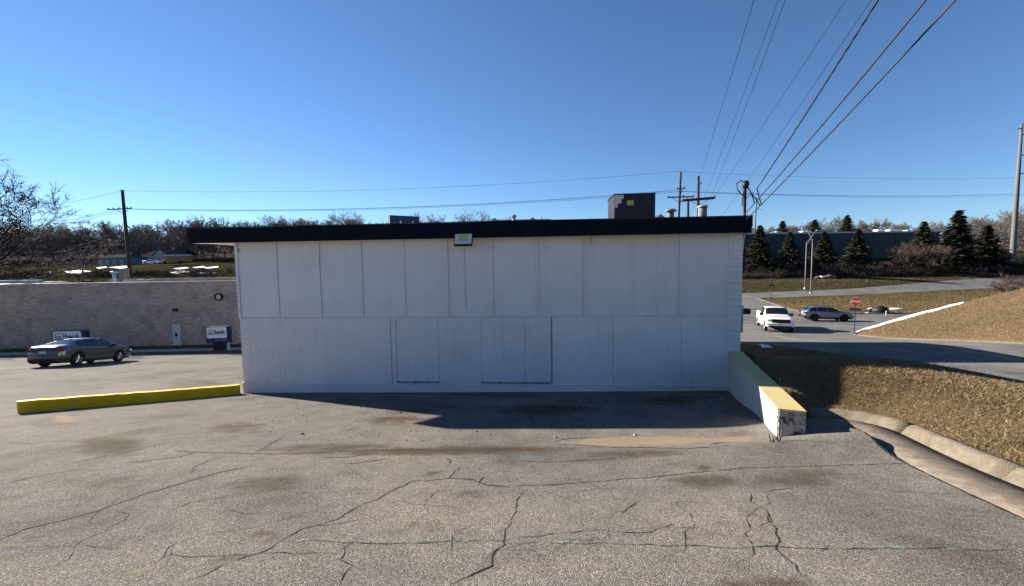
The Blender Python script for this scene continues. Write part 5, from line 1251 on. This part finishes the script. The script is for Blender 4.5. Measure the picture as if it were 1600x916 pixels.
# tall bank sign above the roof
ps = at(631, 345, 58); ts = thing("pylon_sign", "navy bank pylon sign peeking over the white building's roof", "sign", (ps.x, 58, HG(ps.x, 58)), R(32)); hz = HG(ps.x, 58)
z1 = at(631, 338, 58).z-hz; z0 = z1-3.0; w = 2.1
MB().box(-w, w, -.5, .5, z0, z1).obj("cabinet", M_SIGNBLUE, ts)
for x in (-1.2, 1.2): MB().tube([(x,0,-.3),(x,0,z0)], .15, 8).obj("post", M_DARKMETAL, ts)
text("lettering", "us", 1.15, M_TXTRED, ts, (-1.75, -.515, z1-1.55), (R(90),0,0), .03); text("lettering", "bank", 1.2, M_WHITEP, ts, (-.75, -.515, z1-1.55), (R(90),0,0), .03)
MB().box(-1.8, -.85, -.53, -.505, z1-1.85, z1-1.68).obj("emblem_bar", M_TXTRED, ts); MB().box(1.62, 1.95, -.53, -.505, z1-1.7, z1-.95).obj("side_panel", M_WHITEP, ts)

# ------------------------------------------------------------------ snow, culvert, rocks
def snow_patch(name, label, pts, Y=None, th=.05, f=HG, group=None):
    q = [gnd(x, y, f, 260) for x, y in pts]; q = [p for p in q if p]
    if len(q) < 3: return
    c = sum(q, Vector())/len(q); V = [c+Vector((0,0,th+.05))] + [p+Vector((0,0,.02)) for p in q] ; n = len(q)
    inner = [c.lerp(p, .7)+Vector((0,0,th)) for p in q]; inner = [Vector((p.x, p.y, max(p.z, f(p.x, p.y)+th))) for p in inner]; V = [V[0]]+inner+V[1:]
    V[0].z = max(V[0].z, f(c.x, c.y)+th)
    F = [(0, 1+i, 1+(i+1) % n) for i in range(n)] + [(1+i, 1+n+i, 1+n+(i+1) % n, 1+(i+1) % n) for i in range(n)]
    return tag(MB().add(V, F).obj(name, M_SNOW, None, True), label, "snow", group)
V = []; cr = []
for px in np.arange(1328, 1512, 4.0):                      # follow the crest of the hill
    lo, hi = 430.0, 516.0; best = None
    for _ in range(9):
        md = (lo+hi)/2; q = gnd(float(px), md, HG, 42)
        if q and q.y < 36 and q.x > 23.5: hi = md; best = q
        else: lo = md
    if best: cr.append((px, best))
cr = [c for c in cr if c[0] > 1362]; pre = [(24.75,29.2),(25.1,29.9),(25.7,30.4),(26.6,30.7),(27.4,30.6)]; cr = [(1328+6*i, Vector((x, y, 0))) for i, (x, y) in enumerate(pre)] + cr
xy = np.array([(q.x, q.y) for _, q in cr]); xy = np.stack([np.convolve(np.pad(xy[:,k], 2, 'edge'), np.ones(5)/5, 'valid') for k in (0, 1)], -1)
for (px, q), (x, y) in zip(cr, xy):
    d = Vector((x, y, 0)).normalized(); f = min(1, (1514-px)/110); w = (.30+.10*math.sin(px*.13)+.08*random.random())*(.12+.88*f)*(1.4 if px < 1420 else 1)*random.uniform(.7, 1.25)
    for s_, hh in ((-1.0,-.02),(-.6,.10),(1.0,.16),(1.8,-.02)):
        V.append((x+d.x*s_*w, y+d.y*s_*w, HG(x+d.x*s_*w, y+d.y*s_*w)+hh*(.5+.5*f)+.02))
n = len(cr)-1
F = [(4*i+j, 4*i+j+1, 4*i+5+j, 4*i+4+j) for i in range(n) for j in range(3)]
tag(MB().add(V, F).obj("snow_strip", M_SNOW, None, True), "long white strip of snow along the hill's back edge", "snow")
snow_patch("snow_patch", "thin line of snow on the grass right of the culvert", [(1380,482),(1395,481),(1412,482),(1398,484.5),(1384,485)])
snow_patch("snow_patch", "snow patch on top of the culvert", [(1355,482),(1362,481),(1372,483),(1368,487),(1357,486)])
snow_patch("snow_patch", "small snow lump left below the culvert", [(1351,489),(1358,488.5),(1358,491),(1352,491)])
snow_patch("snow_patch", "grey snow remnant in the shaded verge by the building", [(1172,537),(1182,535.5),(1200,540),(1208,544),(1190,544)], f=HG, th=.02)
for k, (pts, lab) in enumerate((([(100,424),(125,422),(143,424),(125,427),(105,427)],"snow patch in the field below the slanting street light"),([(150,418.5),(165,416.5),(168,418),(155,420)],"snow patch beside the blue grey house"),([(170,418),(195,415.5),(205,417),(190,420)],"snow patch just left of the utility pole"),
        ([(270,420),(290,417.5),(296,419),(280,421)],"snow patch in the field under the bus"),([(300,418),(318,416),(322,417.5),(308,419)],"slim snow patch in the field right of the bus"),([(318,418.5),(340,416),(342,418),(322,420)],"snow patch in the field nearest the white building"),([(262,426),(285,423),(300,425),(275,428)],"ragged snow along the brush strip"),([(60,426),(78,424),(80,426.5),(64,428)],"snow patch seen through the bare tree's branches"),([(305,427),(325,425),(340,426.5),(320,428.5)],"ragged snow along the brush strip close to the white building"))):
    snow_patch("snow_patch", lab, pts, th=.06)
cp = gnd(1376, 489, HG); t = thing("culvert", "dark culvert mouth with snow on it in the far grass", "culvert", cp, R(-15))
MB().tube([(-.6,.5,.25),(.5,-.3,.25)], .42, 14, True).obj("pipe", M_BLACK, t, True); MB().add([(-.9,.5,-.2),(1.1,.5,-.2),(1.1,.5,.55),(.4,.5,.8),(-.9,.5,.35),(-.9,.8,-.2),(1.1,.8,-.2),(1.1,.8,.55),(.4,.8,.8),(-.9,.8,.35)], [(0,1,2,3,4),(9,8,7,6,5),(0,5,6,1),(1,6,7,2),(2,7,8,3),(3,8,9,4),(4,9,5,0)]).obj("headwall", M_DARKMETAL, t)
cp = gnd(1288, 435, HG, 200)
if cp:
    for k in range(5):
        s = random.uniform(.5, 1.0); x = cp.x-1.6+k*.9; bm = bmesh.new(); bmesh.ops.create_icosphere(bm, subdivisions=2, radius=s)
        for v in bm.verts: v.co *= random.uniform(.8, 1.15); v.co.z *= .65
        me = bpy.data.meshes.new("rock"); bm.to_mesh(me); bm.free()
        tag(link("rock", me, M_BARK if k != 1 else M_SNOW, None, False, (x, cp.y, HG(x, cp.y)+s*.3)), "brown rock in the small pile beyond the upper road" if k != 1 else "pale snow topped rock in the pile beyond the upper road", "rock", "rocks of the small pile")
mk = gnd(1384.5, 497, HG)
if mk:
    t = thing("marker_post", "short pale marker post beside the side road", "post", mk); MB().tube([(0,0,-.1),(0,0,.75)], .07, 8).obj("post", M_GREYP, t); MB().tube([(0,0,.75),(0,0,.82)], [.08,.04], 8).obj("cap", M_LENS, t)
